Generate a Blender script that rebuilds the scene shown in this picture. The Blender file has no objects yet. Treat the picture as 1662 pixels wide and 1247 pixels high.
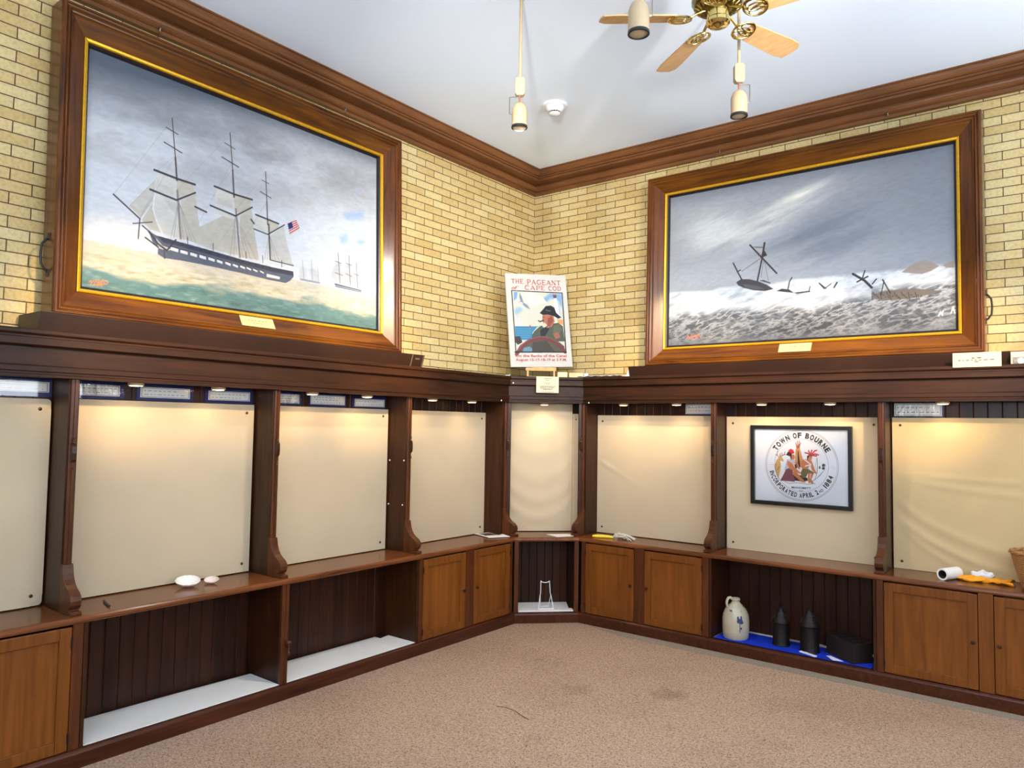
import bpy, bmesh, math, random
import numpy as np
from mathutils import Vector, Matrix
R = math.radians
random.seed(4)
C = bpy.context.scene.collection
SC = bpy.context.scene

# ------------------------------------------------------------ camera, world, exposure
cam = bpy.data.objects.new('camera', bpy.data.cameras.new('camera'))
C.objects.link(cam); SC.camera = cam
YAW, PITCH, ROLL = 0.66266977, 0.05461440, 0.01526460
fw = Vector((-math.sin(YAW)*math.cos(PITCH), math.cos(YAW)*math.cos(PITCH), math.sin(PITCH)))
r0 = Vector((math.cos(YAW), math.sin(YAW), 0)); u0 = r0.cross(fw)
rt = r0*math.cos(ROLL)+u0*math.sin(ROLL); up = -r0*math.sin(ROLL)+u0*math.cos(ROLL)
m = Matrix((rt, up, -fw)).transposed().to_4x4(); m.translation = (4.154787, -5.636058, 1.6)
cam.matrix_world = m
cam.data.sensor_fit = 'HORIZONTAL'; cam.data.sensor_width = 36
cam.data.lens = 36*1199.833/1662; cam.data.clip_start = .05
w = bpy.data.worlds.new('world'); SC.world = w; w.use_nodes = True
w.node_tree.nodes['Background'].inputs[0].default_value = (.6, .7, 1, 1)
w.node_tree.nodes['Background'].inputs[1].default_value = .5
SC.view_settings.view_transform = 'Standard'; SC.view_settings.look = 'None'
SC.view_settings.gamma = 1; SC.view_settings.use_curve_mapping = False
SC.view_settings.exposure = 0.12
SC.cycles.max_bounces = 8; SC.cycles.diffuse_bounces = 5

def light(name, kind, loc, target, energy, col, size=.1, size_y=None, angle=None, blend=.6):
    l = bpy.data.lights.new(name, kind); l.energy = energy; l.color = col
    if kind == 'AREA':
        l.shape = 'RECTANGLE'; l.size = size; l.size_y = size_y or size
    else: l.shadow_soft_size = size
    if kind == 'SPOT': l.spot_size = R(angle); l.spot_blend = blend
    o = bpy.data.objects.new(name, l); C.objects.link(o); o.location = loc
    o.rotation_euler = (Vector(target)-Vector(loc)).to_track_quat('-Z', 'Y').to_euler()
    return o
ROOM_X, ROOM_Y, CEIL = 6.5, -7.9, 3.965
# window daylight behind the camera, plus added uplights tilted to brighten the ceiling
DAY = (.82, .91, 1)
for p, q in (((ROOM_X-.5, -3.2), (-1, 0)), ((4.4, ROOM_Y+.5), (0, 1))):
    light('daylight_and_uplight', 'AREA', (p[0], p[1], 1.9), (p[0]+q[0], p[1]+q[1], 1.9+math.tan(R(70))), 190, DAY, 3.6, 1.0)
    light('daylight_and_uplight', 'AREA', (p[0]-q[0]*.35, p[1]-q[1]*.35, 2.4), (p[0]+q[0]*3, p[1]+q[1]*3, 2.4), 12, DAY, 3.6, 2.2)
light('lamp_beam_and_fill', 'SPOT', (1.767, -2.546, 3.19), (.9, -1.1, 1.4), 110, (1, .93, .82), .06, None, 140, .6)
# two added washes brighten corner brick; others warm painting edges, some without lit heads
for lx, ly, tx, ty, tz, e, an, col in ((2.80, -4.12, 0, -.75, 2.95, 350, 62, (1, .95, .86)), (4.3, -3.5, .7, 0, 2.95, 350, 62, (1, .95, .86)),
        (2.80, -4.12, .2, -3.8, 2.10, 680, 27, (1, .7, .36)), (2.77, -3.07, .2, -3.0, 2.10, 520, 27, (1, .7, .36)), (2.77, -2.6, .2, -2.15, 2.10, 720, 27, (1, .7, .36)),
        (2.78, -2.01, 1.6, -.2, 2.09, 430, 32, (1, .7, .36)), (4.3, -3.5, 2.5, -.2, 2.09, 1100, 20, (1, .7, .36)), (4.66, -2.64, 3.35, -.2, 2.09, 740, 27, (1, .7, .36))):
    light('lamp_beam_and_fill', 'SPOT', (lx, ly, 3.14), (tx, ty, tz), e, col, .05, None, an, 1)

# ------------------------------------------------------------ frames: along the wall s, out of the wall d, height h
def FL(s, d, h): return (d, -s, h)
def FR(s, d, h): return (s, -d, h)
def FD(a, K, h): return (K/2+a*.70710678, -K/2+a*.70710678, h)     # the cut-off corner
def FI(s, d, h): return (s, d, h)

# ------------------------------------------------------------ mesh helper
class MB:
    def __init__(s): s.v = []; s.f = []
    def quad(s, *p):
        n = len(s.v); s.v += [tuple(q) for q in p]; s.f.append(tuple(range(n, n+len(p))))
    def box(s, F, a0, a1, d0, d1, h0, h1):
        n = len(s.v)
        s.v += [F(a, d, h) for h in (h0, h1) for d in (d0, d1) for a in (a0, a1)]
        for q in ((0, 1, 3, 2), (4, 6, 7, 5), (0, 4, 5, 1), (2, 3, 7, 6), (0, 2, 6, 4), (1, 5, 7, 3)): s.f.append(tuple(n+i for i in q))
        return s
    def loft(s, rings, close=True, caps=True):
        n = len(s.v); k = len(rings[0])
        for r in rings: s.v += [tuple(p) for p in r]
        for i in range(len(rings)-1):
            for j in range(k if close else k-1):
                a = n+i*k+j; b = n+i*k+(j+1) % k; s.f.append((a, b, b+k, a+k))
        if caps and close:
            s.f.append(tuple(range(n+k-1, n-1, -1))); s.f.append(tuple(range(n+(len(rings)-1)*k, n+len(rings)*k)))
        return s
    def prism(s, pts0, pts1): return s.loft([pts0, pts1])
    def lathe(s, prof, c=(0, 0, 0), n=24, axis='Z', caps=True):
        rs = []
        for r, z in prof:
            ring = []
            for i in range(n):
                t = 2*math.pi*i/n; x, y = r*math.cos(t), r*math.sin(t)
                p = (x, y, z) if axis == 'Z' else ((z, x, y) if axis == 'X' else (x, z, y))
                ring.append((c[0]+p[0], c[1]+p[1], c[2]+p[2]))
            rs.append(ring)
        return s.loft(rs, True, caps)
    def tube(s, pts, r, n=8):
        pts = [Vector(p) for p in pts]; rr = r if isinstance(r, (list, tuple)) else [r]*len(pts); rs = []; ref = None
        for i, p in enumerate(pts):
            t = (pts[min(i+1, len(pts)-1)]-pts[max(i-1, 0)]).normalized()
            if ref is None: ref = Vector((0, 0, 1)) if abs(t.z) < .9 else Vector((1, 0, 0))
            a = t.cross(ref).normalized(); b = a.cross(t).normalized(); ref = b
            rs.append([p+(a*math.cos(2*math.pi*k/n)+b*math.sin(2*math.pi*k/n))*rr[i] for k in range(n)])
        return s.loft(rs)
    def sphere(s, c, r, sc=(1, 1, 1), n=14, F=None):
        rs = []
        for i in range(n+1):
            a = math.pi*i/n
            rs.append([(c[0]+sc[0]*r*math.sin(a)*math.cos(2*math.pi*j/n), c[1]+sc[1]*r*math.sin(a)*math.sin(2*math.pi*j/n), c[2]+sc[2]*r*math.cos(a)) for j in range(n)])
        return s.loft(rs, True, False)
    def build(s, name, mat, parent=None, base=None, bevel=0, smooth=False, recalc=True):
        me = bpy.data.meshes.new(name)
        if base is None: base = tuple(parent.get('_b', (0, 0, 0))) if parent is not None else (0, 0, 0)
        B = base
        me.from_pydata([(p[0]-B[0], p[1]-B[1], p[2]-B[2]) for p in s.v], [], s.f)
        if recalc:
            bm = bmesh.new(); bm.from_mesh(me); bmesh.ops.remove_doubles(bm, verts=bm.verts, dist=1e-6)
            bmesh.ops.recalc_face_normals(bm, faces=bm.faces); bm.to_mesh(me); bm.free()
        o = bpy.data.objects.new(name, me); C.objects.link(o)
        if mat: me.materials.append(mat)
        if parent is not None: o.parent = parent; o['_b'] = B
        else: o.location = B; o['_b'] = B
        if smooth:
            for p in me.polygons: p.use_smooth = True
            me.set_sharp_from_angle(angle=R(38))
        if bevel:
            b = o.modifiers.new('bevel', 'BEVEL'); b.width = bevel; b.segments = 2; b.limit_method = 'ANGLE'; b.angle_limit = R(40)
        return o
def tag(o, label=None, cat=None, group=None, kind=None):
    if label: o['label'] = label
    if cat: o['category'] = cat
    if group: o['group'] = group
    if kind: o['kind'] = kind
    return o
def thing(name, label, cat, loc=(0, 0, 0), group=None):
    o = bpy.data.objects.new(name, None); C.objects.link(o); o.location = loc; o.empty_display_size = .05
    o['_b'] = tuple(float(q) for q in loc)
    return tag(o, label, cat, group)
def children(o): return [c for c in bpy.data.objects if c.parent == o]
def dup(o, loc=None, rotz=None, label=None, group=None, parent=None):
    c = o.copy(); C.objects.link(c)
    if loc is not None: c.location = loc
    if rotz is not None: c.rotation_euler[2] = rotz
    if label: c['label'] = label
    if group: c['group'] = group
    if parent is not None: c.parent = parent
    for k in children(o): dup(k, parent=c)
    return c

# ------------------------------------------------------------ materials
def lin(c): return tuple(((x/255)/12.92 if x/255 <= .04045 else ((x/255+.055)/1.055)**2.4) for x in c[:3])
def newmat(name):
    m = bpy.data.materials.new(name); m.use_nodes = True
    return m, m.node_tree.nodes, m.node_tree.links, m.node_tree.nodes['Principled BSDF']
def flat(name, col, rough=.5, metal=0, spec=.5, noise=0, nscale=30, coat=0, emit=None, es=0, trans=0, bump=0):
    m, N, L, b = newmat(name); c = lin(col)+(1,)
    b.inputs['Base Color'].default_value = c; b.inputs['Roughness'].default_value = rough; b.inputs['Metallic'].default_value = metal
    b.inputs['Specular IOR Level'].default_value = spec; b.inputs['Coat Weight'].default_value = coat; b.inputs['Coat Roughness'].default_value = .12
    b.inputs['Transmission Weight'].default_value = trans
    if emit: b.inputs['Emission Color'].default_value = lin(emit)+(1,); b.inputs['Emission Strength'].default_value = es
    if noise or bump:
        g = N.new('ShaderNodeNewGeometry'); n = N.new('ShaderNodeTexNoise'); n.inputs['Scale'].default_value = nscale; n.inputs['Detail'].default_value = 5
        L.new(g.outputs['Position'], n.inputs['Vector'])
        if noise:
            mx = N.new('ShaderNodeMix'); mx.data_type = 'RGBA'; mx.blend_type = 'MULTIPLY'; mx.inputs[0].default_value = 1
            cr = N.new('ShaderNodeValToRGB'); cr.color_ramp.elements[0].color = (1-noise, 1-noise, 1-noise, 1); cr.color_ramp.elements[1].color = (1+noise*.3,)*3+(1,)
            cr.color_ramp.elements[0].position = .3; cr.color_ramp.elements[1].position = .7
            L.new(n.outputs['Fac'], cr.inputs[0]); mx.inputs['A'].default_value = c; L.new(cr.outputs[0], mx.inputs['B']); L.new(mx.outputs['Result'], b.inputs['Base Color'])
        if bump:
            bp = N.new('ShaderNodeBump'); bp.inputs['Strength'].default_value = bump; bp.inputs['Distance'].default_value = .003
            L.new(n.outputs['Fac'], bp.inputs['Height']); L.new(bp.outputs[0], b.inputs['Normal'])
    return m
def wood(name, c1, c2, axis, rough=.35, sc=1.0, coat=.3, spec=.5, plank=0):
    """grain runs along the given world axis; position based; plank = width of the boards whose tone varies"""
    coat *= .3; spec *= .45
    m, N, L, b = newmat(name)
    g = N.new('ShaderNodeNewGeometry'); mp = N.new('ShaderNodeMapping')
    s = [34*sc]*3; s['XYZ'.index(axis)] = 2.2*sc
    mp.inputs['Scale'].default_value = s; L.new(g.outputs['Position'], mp.inputs['Vector'])
    n = N.new('ShaderNodeTexNoise'); n.inputs['Scale'].default_value = 1; n.inputs['Detail'].default_value = 7; n.inputs['Roughness'].default_value = .62; n.inputs['Distortion'].default_value = .7
    L.new(mp.outputs[0], n.inputs['Vector'])
    n2 = N.new('ShaderNodeTexNoise'); n2.inputs['Scale'].default_value = 1.7; n2.inputs['Detail'].default_value = 3; L.new(g.outputs['Position'], n2.inputs['Vector'])
    ad = N.new('ShaderNodeMath'); ad.operation = 'MULTIPLY_ADD'; L.new(n2.outputs['Fac'], ad.inputs[0]); ad.inputs[1].default_value = .45; L.new(n.outputs['Fac'], ad.inputs[2])
    cr = N.new('ShaderNodeValToRGB'); cr.color_ramp.elements[0].position = .48; cr.color_ramp.elements[1].position = .98
    cr.color_ramp.elements[0].color = lin(c1)+(1,); cr.color_ramp.elements[1].color = lin(c2)+(1,)
    L.new(ad.outputs[0], cr.inputs[0]); out = cr.outputs[0]
    if plank:
        sp = N.new('ShaderNodeSeparateXYZ'); L.new(g.outputs['Position'], sp.inputs[0])
        a = N.new('ShaderNodeMath'); a.operation = 'ADD'; L.new(sp.outputs[0], a.inputs[0]); L.new(sp.outputs[1], a.inputs[1])
        d = N.new('ShaderNodeMath'); d.operation = 'DIVIDE'; L.new(a.outputs[0], d.inputs[0]); d.inputs[1].default_value = plank
        f = N.new('ShaderNodeMath'); f.operation = 'FLOOR'; L.new(d.outputs[0], f.inputs[0])
        wn = N.new('ShaderNodeTexWhiteNoise'); wn.noise_dimensions = '1D'; L.new(f.outputs[0], wn.inputs['W'])
        mr = N.new('ShaderNodeMapRange'); mr.inputs[3].default_value = .6; mr.inputs[4].default_value = 1.25; L.new(wn.outputs['Value'], mr.inputs[0])
        mx = N.new('ShaderNodeMix'); mx.data_type = 'RGBA'; mx.blend_type = 'MULTIPLY'; mx.inputs[0].default_value = 1
        L.new(out, mx.inputs['A']); L.new(mr.outputs[0], mx.inputs['B']); out = mx.outputs['Result']
    L.new(out, b.inputs['Base Color'])
    b.inputs['Roughness'].default_value = rough; b.inputs['Coat Weight'].default_value = coat; b.inputs['Coat Roughness'].default_value = .18; b.inputs['Specular IOR Level'].default_value = spec
    bp = N.new('ShaderNodeBump'); bp.inputs['Strength'].default_value = .12; bp.inputs['Distance'].default_value = .002
    L.new(n.outputs['Fac'], bp.inputs['Height']); L.new(bp.outputs[0], b.inputs['Normal'])
    return m
DK1, DK2 = (29, 13, 5), (72, 38, 17)
W_V = wood('dark_wood_upright', DK1, DK2, 'Z'); W_X = wood('dark_wood_along_x', (25, 11, 4), (60, 31, 13), 'X', .48, coat=0); W_Y = wood('dark_wood_along_y', (25, 11, 4), (60, 31, 13), 'Y', .48, coat=0)
TOP1, TOP2 = (74, 38, 16), (136, 78, 40)
T_X = wood('worktop_wood_x', TOP1, TOP2, 'X', .22, coat=.5); T_Y = wood('worktop_wood_y', TOP1, TOP2, 'Y', .22, coat=.5)
DOOR = wood('door_oak', (98, 52, 14), (138, 80, 30), 'Z', .4, .7, .2); DOORFR = wood('door_frame_oak', (94, 50, 14), (132, 76, 28), 'Z', .38, .9, .2)
STILE = wood('stile_wood', (58, 28, 12), (98, 52, 26), 'Z', .35)
BACKV = wood('back_boarding', (30, 14, 8), (66, 33, 18), 'Z', .4, 1, .2, plank=.078)
CR_X = wood('crown_oak_x', (88, 54, 30), (126, 80, 46), 'X', .35, coat=.25); CR_Y = wood('crown_oak_y', (88, 54, 30), (126, 80, 46), 'Y', .35, coat=.25)
FRM_V = wood('frame_mahogany_upright', (42, 18, 9), (112, 60, 14), 'Z', .28, .8, 1); FRM_X = wood('frame_mahogany_x', (42, 18, 9), (114, 66, 12), 'X', .28, .8, 1); FRM_Y = wood('frame_mahogany_y', (42, 18, 9), (114, 66, 12), 'Y', .28, .8, 1)
GILT = flat('gilt', (214, 160, 30), .35, .55, noise=.15, nscale=60)
BLACK = flat('black_paint', (16, 15, 15), .35); IRON = flat('black_iron', (20, 18, 18), .45, .3)
STEEL = flat('steel', (150, 140, 128), .35, .9); BRONZE = flat('bronze_screw', (84, 58, 38), .4, .7)
CLIP = flat('aged_brass', (120, 92, 52), .35, .8); BRASS = flat('polished_brass', (214, 190, 120), .14, 1); BRASSD = flat('dark_brass', (120, 108, 62), .22, 1)
CREAM = flat('cream_fabric', (198, 178, 148), .85, spec=.2, noise=.05, nscale=3.5, bump=.25)
CREAM2 = flat('cream_fabric_board', (196, 176, 146), .8, spec=.25, noise=.04, nscale=2.5, bump=.1)
WHITE = flat('white_board', (240, 234, 226), .6, noise=.05, nscale=6); PAPER = flat('white_paper', (236, 232, 226), .7); IVORY = flat('ivory_card', (204, 192, 160), .7)
BEIGE = flat('beige_enamel', (166, 144, 112), .4); INK = flat('ink', (44, 40, 40), .7); INKG = flat('grey_ink', (120, 108, 98), .7)
BLUE = flat('royal_blue_cloth', (22, 52, 190), .8, spec=.2, noise=.1, nscale=20); NAVY = flat('navy_card', (24, 32, 98), .6)
PLAST = flat('white_plastic', (236, 238, 240), .4); RED = flat('poster_red', (158, 44, 22), .7)
GLASSY = flat('laminate', (206, 196, 184), .18, coat=.6)

def wall_brick(name, axis):
    m, N, L, b = newmat(name)
    g = N.new('ShaderNodeNewGeometry'); sp = N.new('ShaderNodeSeparateXYZ'); L.new(g.outputs['Position'], sp.inputs[0])
    cb = N.new('ShaderNodeCombineXYZ'); a = N.new('ShaderNodeMath'); a.operation = 'ADD'; a.inputs[1].default_value = 0.0
    L.new(sp.outputs[axis], a.inputs[0]); L.new(a.outputs[0], cb.inputs[0])
    z = N.new('ShaderNodeMath'); z.operation = 'ADD'; z.inputs[1].default_value = .018; L.new(sp.outputs[2], z.inputs[0]); L.new(z.outputs[0], cb.inputs[1])
    nz = N.new('ShaderNodeTexNoise'); nz.inputs['Scale'].default_value = 9; nz.inputs['Detail'].default_value = 3; L.new(g.outputs['Position'], nz.inputs['Vector'])
    sb = N.new('ShaderNodeVectorMath'); sb.operation = 'MULTIPLY_ADD'; L.new(nz.outputs['Color'], sb.inputs[0]); sb.inputs[1].default_value = (.003, .003, 0); L.new(cb.outputs[0], sb.inputs[2])
    br = N.new('ShaderNodeTexBrick'); L.new(sb.outputs[0], br.inputs['Vector']); br.offset = .5
    for k, v in (('Scale', 1), ('Mortar Size', .0031), ('Mortar Smooth', .2), ('Bias', -.1), ('Brick Width', .1975), ('Row Height', .0592)): br.inputs[k].default_value = v
    br.inputs['Color1'].default_value = lin((204, 186, 138))+(1,); br.inputs['Color2'].default_value = lin((186, 161, 106))+(1,); br.inputs['Mortar'].default_value = lin((84, 62, 44))+(1,)
    n = N.new('ShaderNodeTexNoise'); n.inputs['Scale'].default_value = 55; n.inputs['Detail'].default_value = 6; n.inputs['Roughness'].default_value = .7; L.new(g.outputs['Position'], n.inputs['Vector'])
    n3 = N.new('ShaderNodeTexNoise'); n3.inputs['Scale'].default_value = 2.2; n3.inputs['Detail'].default_value = 4; L.new(g.outputs['Position'], n3.inputs['Vector'])
    cr = N.new('ShaderNodeValToRGB'); cr.color_ramp.elements[0].position = .32; cr.color_ramp.elements[0].color = (.78, .72, .6, 1); cr.color_ramp.elements[1].position = .55; cr.color_ramp.elements[1].color = (1, 1, 1, 1)
    L.new(n.outputs['Fac'], cr.inputs[0])
    c3 = N.new('ShaderNodeValToRGB'); c3.color_ramp.elements[0].position = .35; c3.color_ramp.elements[0].color = (.9, .84, .72, 1); c3.color_ramp.elements[1].position = .6; c3.color_ramp.elements[1].color = (1, 1, 1, 1)
    L.new(n3.outputs['Fac'], c3.inputs[0])
    o = br.outputs['Color']
    for c in (cr, c3):
        mx = N.new('ShaderNodeMix'); mx.data_type = 'RGBA'; mx.blend_type = 'MULTIPLY'; mx.inputs[0].default_value = 1
        L.new(o, mx.inputs['A']); L.new(c.outputs[0], mx.inputs['B']); o = mx.outputs['Result']
    L.new(o, b.inputs['Base Color']); b.inputs['Roughness'].default_value = .55; b.inputs['Specular IOR Level'].default_value = .3
    bp = N.new('ShaderNodeBump'); bp.inputs['Strength'].default_value = .6; bp.inputs['Distance'].default_value = .004; bp.invert = True
    L.new(br.outputs['Fac'], bp.inputs['Height']); L.new(bp.outputs[0], b.inputs['Normal'])
    return m
def carpet():
    m, N, L, b = newmat('carpet')
    g = N.new('ShaderNodeNewGeometry')
    def nz(s, d, r=.6):
        n = N.new('ShaderNodeTexNoise'); n.inputs['Scale'].default_value = s; n.inputs['Detail'].default_value = d; n.inputs['Roughness'].default_value = r
        L.new(g.outputs['Position'], n.inputs['Vector']); return n
    def ramp(n, p0, c0, p1, c1):
        c = N.new('ShaderNodeValToRGB'); e = c.color_ramp.elements; e[0].position = p0; e[0].color = c0+(1,); e[1].position = p1; e[1].color = c1+(1,)
        L.new(n.outputs['Fac'], c.inputs[0]); return c
    vo = N.new('ShaderNodeTexVoronoi'); vo.inputs['Scale'].default_value = 300; L.new(g.outputs['Position'], vo.inputs['Vector'])
    sx = N.new('ShaderNodeSeparateXYZ'); L.new(vo.outputs['Color'], sx.inputs[0]); nn_ = nz(70, 3, .7)
    av = N.new('ShaderNodeMath'); av.operation = 'MULTIPLY_ADD'; L.new(sx.outputs[0], av.inputs[0]); av.inputs[1].default_value = .5; L.new(nn_.outputs['Fac'], av.inputs[2])
    a = N.new('ShaderNodeValToRGB'); e_ = a.color_ramp.elements; e_[0].position = .42; e_[0].color = lin((86, 66, 54))+(1,); e_[1].position = 1.0; e_[1].color = lin((196, 166, 142))+(1,); m_ = e_.new(.58); m_.color = lin((148, 120, 100))+(1,)
    L.new(av.outputs[0], a.inputs[0])
    s = ramp(nz(1.1, 4), .3, (.84, .82, .8), .55, (1, 1, 1)); st = ramp(nz(3.2, 5, .7), .27, (.72, .66, .6), .36, (1, 1, 1))
    o = a.outputs[0]
    for c in (s, st):
        mx = N.new('ShaderNodeMix'); mx.data_type = 'RGBA'; mx.blend_type = 'MULTIPLY'; mx.inputs[0].default_value = 1
        L.new(o, mx.inputs['A']); L.new(c.outputs[0], mx.inputs['B']); o = mx.outputs['Result']
    for cx_, cy_, r_, dk in ((2.13, -1.47, .13, .72), (1.68, -1.78, .12, .80), (1.9, -2.5, .09, .85)):
        vd = N.new('ShaderNodeVectorMath'); vd.operation = 'DISTANCE'; L.new(g.outputs['Position'], vd.inputs[0]); vd.inputs[1].default_value = (cx_, cy_, 0)
        sn = N.new('ShaderNodeMath'); sn.operation = 'MULTIPLY_ADD'; L.new(nz(14, 4, .7).outputs['Fac'], sn.inputs[0]); sn.inputs[1].default_value = .30; L.new(vd.outputs['Value'], sn.inputs[2])
        mr = N.new('ShaderNodeMapRange'); mr.inputs[1].default_value = .06+r_; mr.inputs[2].default_value = .15+r_; mr.inputs[3].default_value = dk; mr.inputs[4].default_value = 1; L.new(sn.outputs[0], mr.inputs[0])
        mx = N.new('ShaderNodeMix'); mx.data_type = 'RGBA'; mx.blend_type = 'MULTIPLY'; mx.inputs[0].default_value = 1
        L.new(o, mx.inputs['A']); L.new(mr.outputs[0], mx.inputs['B']); o = mx.outputs['Result']
    L.new(o, b.inputs['Base Color']); b.inputs['Roughness'].default_value = 1; b.inputs['Specular IOR Level'].default_value = .05
    return m
PIG = None
def pigment(rough=.45, coat=0):
    m, N, L, b = newmat('painted_surface'); a = N.new('ShaderNodeAttribute'); a.attribute_name = 'pigment'
    L.new(a.outputs['Color'], b.inputs['Base Color']); b.inputs['Roughness'].default_value = rough; b.inputs['Specular IOR Level'].default_value = .3; b.inputs['Coat Weight'].default_value = coat
    return m

# ------------------------------------------------------------ the room
LS, RS = 6.9, 6.45     # how far the two cabinet runs go
def plane(name, pts, mat, thick, **k):
    """slab: the four points, thickened along thick"""
    mb = MB(); mb.loft([[tuple(Vector(p)) for p in pts], [tuple(Vector(p)+Vector(thick)) for p in pts]])
    o = mb.build(name, mat); o['kind'] = 'structure'; return o
Y0 = ROOM_Y
PLASTER = flat('cream_plaster', (214, 204, 184), .9, noise=.04, nscale=2)
plane('floor', [(-.3, .3, 0), (-.3, Y0, 0), (ROOM_X, Y0, 0), (ROOM_X, .3, 0)], carpet(), (0, 0, -.1))
plane('ceiling', [(-.3, .3, CEIL), (ROOM_X, .3, CEIL), (ROOM_X, Y0, CEIL), (-.3, Y0, CEIL)], flat('ceiling_paint', (230, 241, 254), .9, spec=.2), (0, 0, .1))
plane('wall_left', [(0, 0, 0), (0, 0, CEIL), (0, Y0, CEIL), (0, Y0, 0)], wall_brick('glazed_brick_left', 1), (-.2, 0, 0))
plane('wall_right', [(0, 0, 0), (ROOM_X, 0, 0), (ROOM_X, 0, CEIL), (0, 0, CEIL)], wall_brick('glazed_brick_right', 0), (0, .2, 0))
# the two walls behind the camera, with window openings closed by lit panes
def open_wall(name, F, L0, L1, w0, w1):
    mb = MB(); mb.box(F, L0, w0, 0, .2, 0, CEIL); mb.box(F, w1, L1, 0, .2, 0, CEIL); mb.box(F, w0, w1, 0, .2, 0, 1.1); mb.box(F, w0, w1, 0, .2, 3.5, CEIL)
    o = mb.build(name, PLASTER); o['kind'] = 'structure'
SKYG = flat('sky_lit_glass', (200, 215, 235), .1, emit=(200, 222, 255), es=1.2)
for nm, wn, F, a0, a1, b0, b1 in (('wall_back', 'window_1', lambda s, d, h: (s, Y0-d, h), 0, ROOM_X, 1.8, 5.4), ('wall_side', 'window_2', lambda s, d, h: (ROOM_X+d, -s, h), 0, -Y0, 2.6, 6.2)):
    open_wall(nm, F, a0, a1, b0, b1)
    wroot = thing(wn, None, None, F((b0+b1)/2, .1, 1.1)); wroot['kind'] = 'structure'
    mb = MB()
    for i in range(4): x = b0+(b1-b0)*i/3; mb.box(F, x-.03, x+.03, .08, .14, 1.1, 3.5)
    for h in (1.1, 2.3, 3.44): mb.box(F, b0, b1, .08, .14, h, h+.06)
    mb.build('window_frame', PLASTER, wroot); mb = MB(); mb.box(F, b0, b1, .15, .16, 1.1, 3.5); mb.build('pane', SKYG, wroot)

S0, DW = .8406, .467
def sd(d): return S0+.4142*(d-DW)
def sweep(name, prof, mats, parent=None, corner=True, base=None, ends=(LS, RS), kind=None, bevel=0):
    """profile (d,h) swept along left wall, across the cut corner, along right wall: three material runs in one mesh"""
    mb = MB(); rings = [[FL(ends[0], d, h) for d, h in prof]]
    if corner: rings += [[FL(sd(d), d, h) for d, h in prof], [FR(sd(d), d, h) for d, h in prof]]
    else: rings += [[FL(d, d, h) for d, h in prof]]
    rings += [[FR(ends[1], d, h) for d, h in prof]]
    mb.loft(rings); o = mb.build(name, None, parent, base)
    for q in mats: o.data.materials.append(q)
    for p in o.data.polygons:
        n = p.center
        x, y = n[0]+o['_b'][0], n[1]+o['_b'][1]
        if corner and abs(y) < sd(.2)+.1 and abs(x) < sd(.2)+.1 and abs(abs(x)-abs(y)) < .35 and x > .05 and y < -.05: p.material_index = 1 if len(mats) > 1 else 0
        else: p.material_index = 0 if abs(x) < abs(y) else 1
    if kind: o['kind'] = kind
    return o
# crown moulding at the ceiling
crown = [(-.01, CEIL+.01), (.2, CEIL+.01), (.2, 3.956), (.190, 3.954), (.190, 3.948), (.186, 3.932), (.178, 3.918), (.168, 3.910), (.158, 3.908), (.158, 3.902), (.168, 3.899), (.168, 3.890), (.155, 3.888), (.155, 3.882), (.162, 3.879), (.162, 3.866),
         (.052, 3.864), (.052, 3.852), (.062, 3.849), (.058, 3.838), (.048, 3.824), (.038, 3.816), (.028, 3.813), (.028, 3.807), (.038, 3.803), (.038, 3.785), (-.01, 3.785)]
t1 = sweep('trim_1', crown, [CR_Y, CR_X], corner=False, ends=(-Y0, ROOM_X), kind='structure')
# plinth under the cabinets
pl = [(.3, -.005), (.4794, -.005), (.4794, .066), (.476, .074), (.468, .08), (.46, .0818), (.3, .0818)]
sweep('baseboard_left', pl, [wood('plinth_wood', (48, 22, 12), (88, 44, 26), 'Y', .3)], kind='structure', ends=(LS, RS))
# thin grey carpet binding along the right plinth
mb = MB(); mb.v = [FR(.98, .5, .0005), FR(RS, .5, .0005), FR(RS, .56, .0005), FR(1.35, .60, .0005)]; mb.f = [(0, 1, 2, 3)]
mb.loft([[(p[0], p[1], .0005) for p in mb.v[:4]], [(p[0], p[1], .004) for p in mb.v[:4]]])
o = mb.build('trim_2', flat('grey_carpet_edge', (150, 136, 118), .95, noise=.25, nscale=150)); o['kind'] = 'structure'

# ------------------------------------------------------------ boarding behind the shelves
def planks(mb, F, a0, a1, d0, d1, h0, h1, pw=.078, vertical=True):
    n = max(1, round((a1-a0)/pw)); st = (a1-a0)/n
    for i in range(n):
        b0, b1 = a0+i*st, a0+(i+1)*st; e = .004; q = d1-.004 if F is not FD else d1-.0056
        mb.v += []; ring = lambda h: [F(b0, d0, h), F(b0, q, h), F(b0+e, d1, h), F(b1-e, d1, h), F(b1, q, h), F(b1, d0, h)]
        mb.loft([ring(h0), ring(h1)])
for nm, F, a0, a1, d0, d1 in (('trim_3', FL, .70, LS, .02, .1), ('trim_4', FR, .70, RS, .02, .1), ('trim_5', FD, -.44, .44, .70, .80)):
    mb = MB(); planks(mb, F, a0, a1, d0, d1, .68, 1.80); o = mb.build(nm, BACKV); o['kind'] = 'structure'

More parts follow.
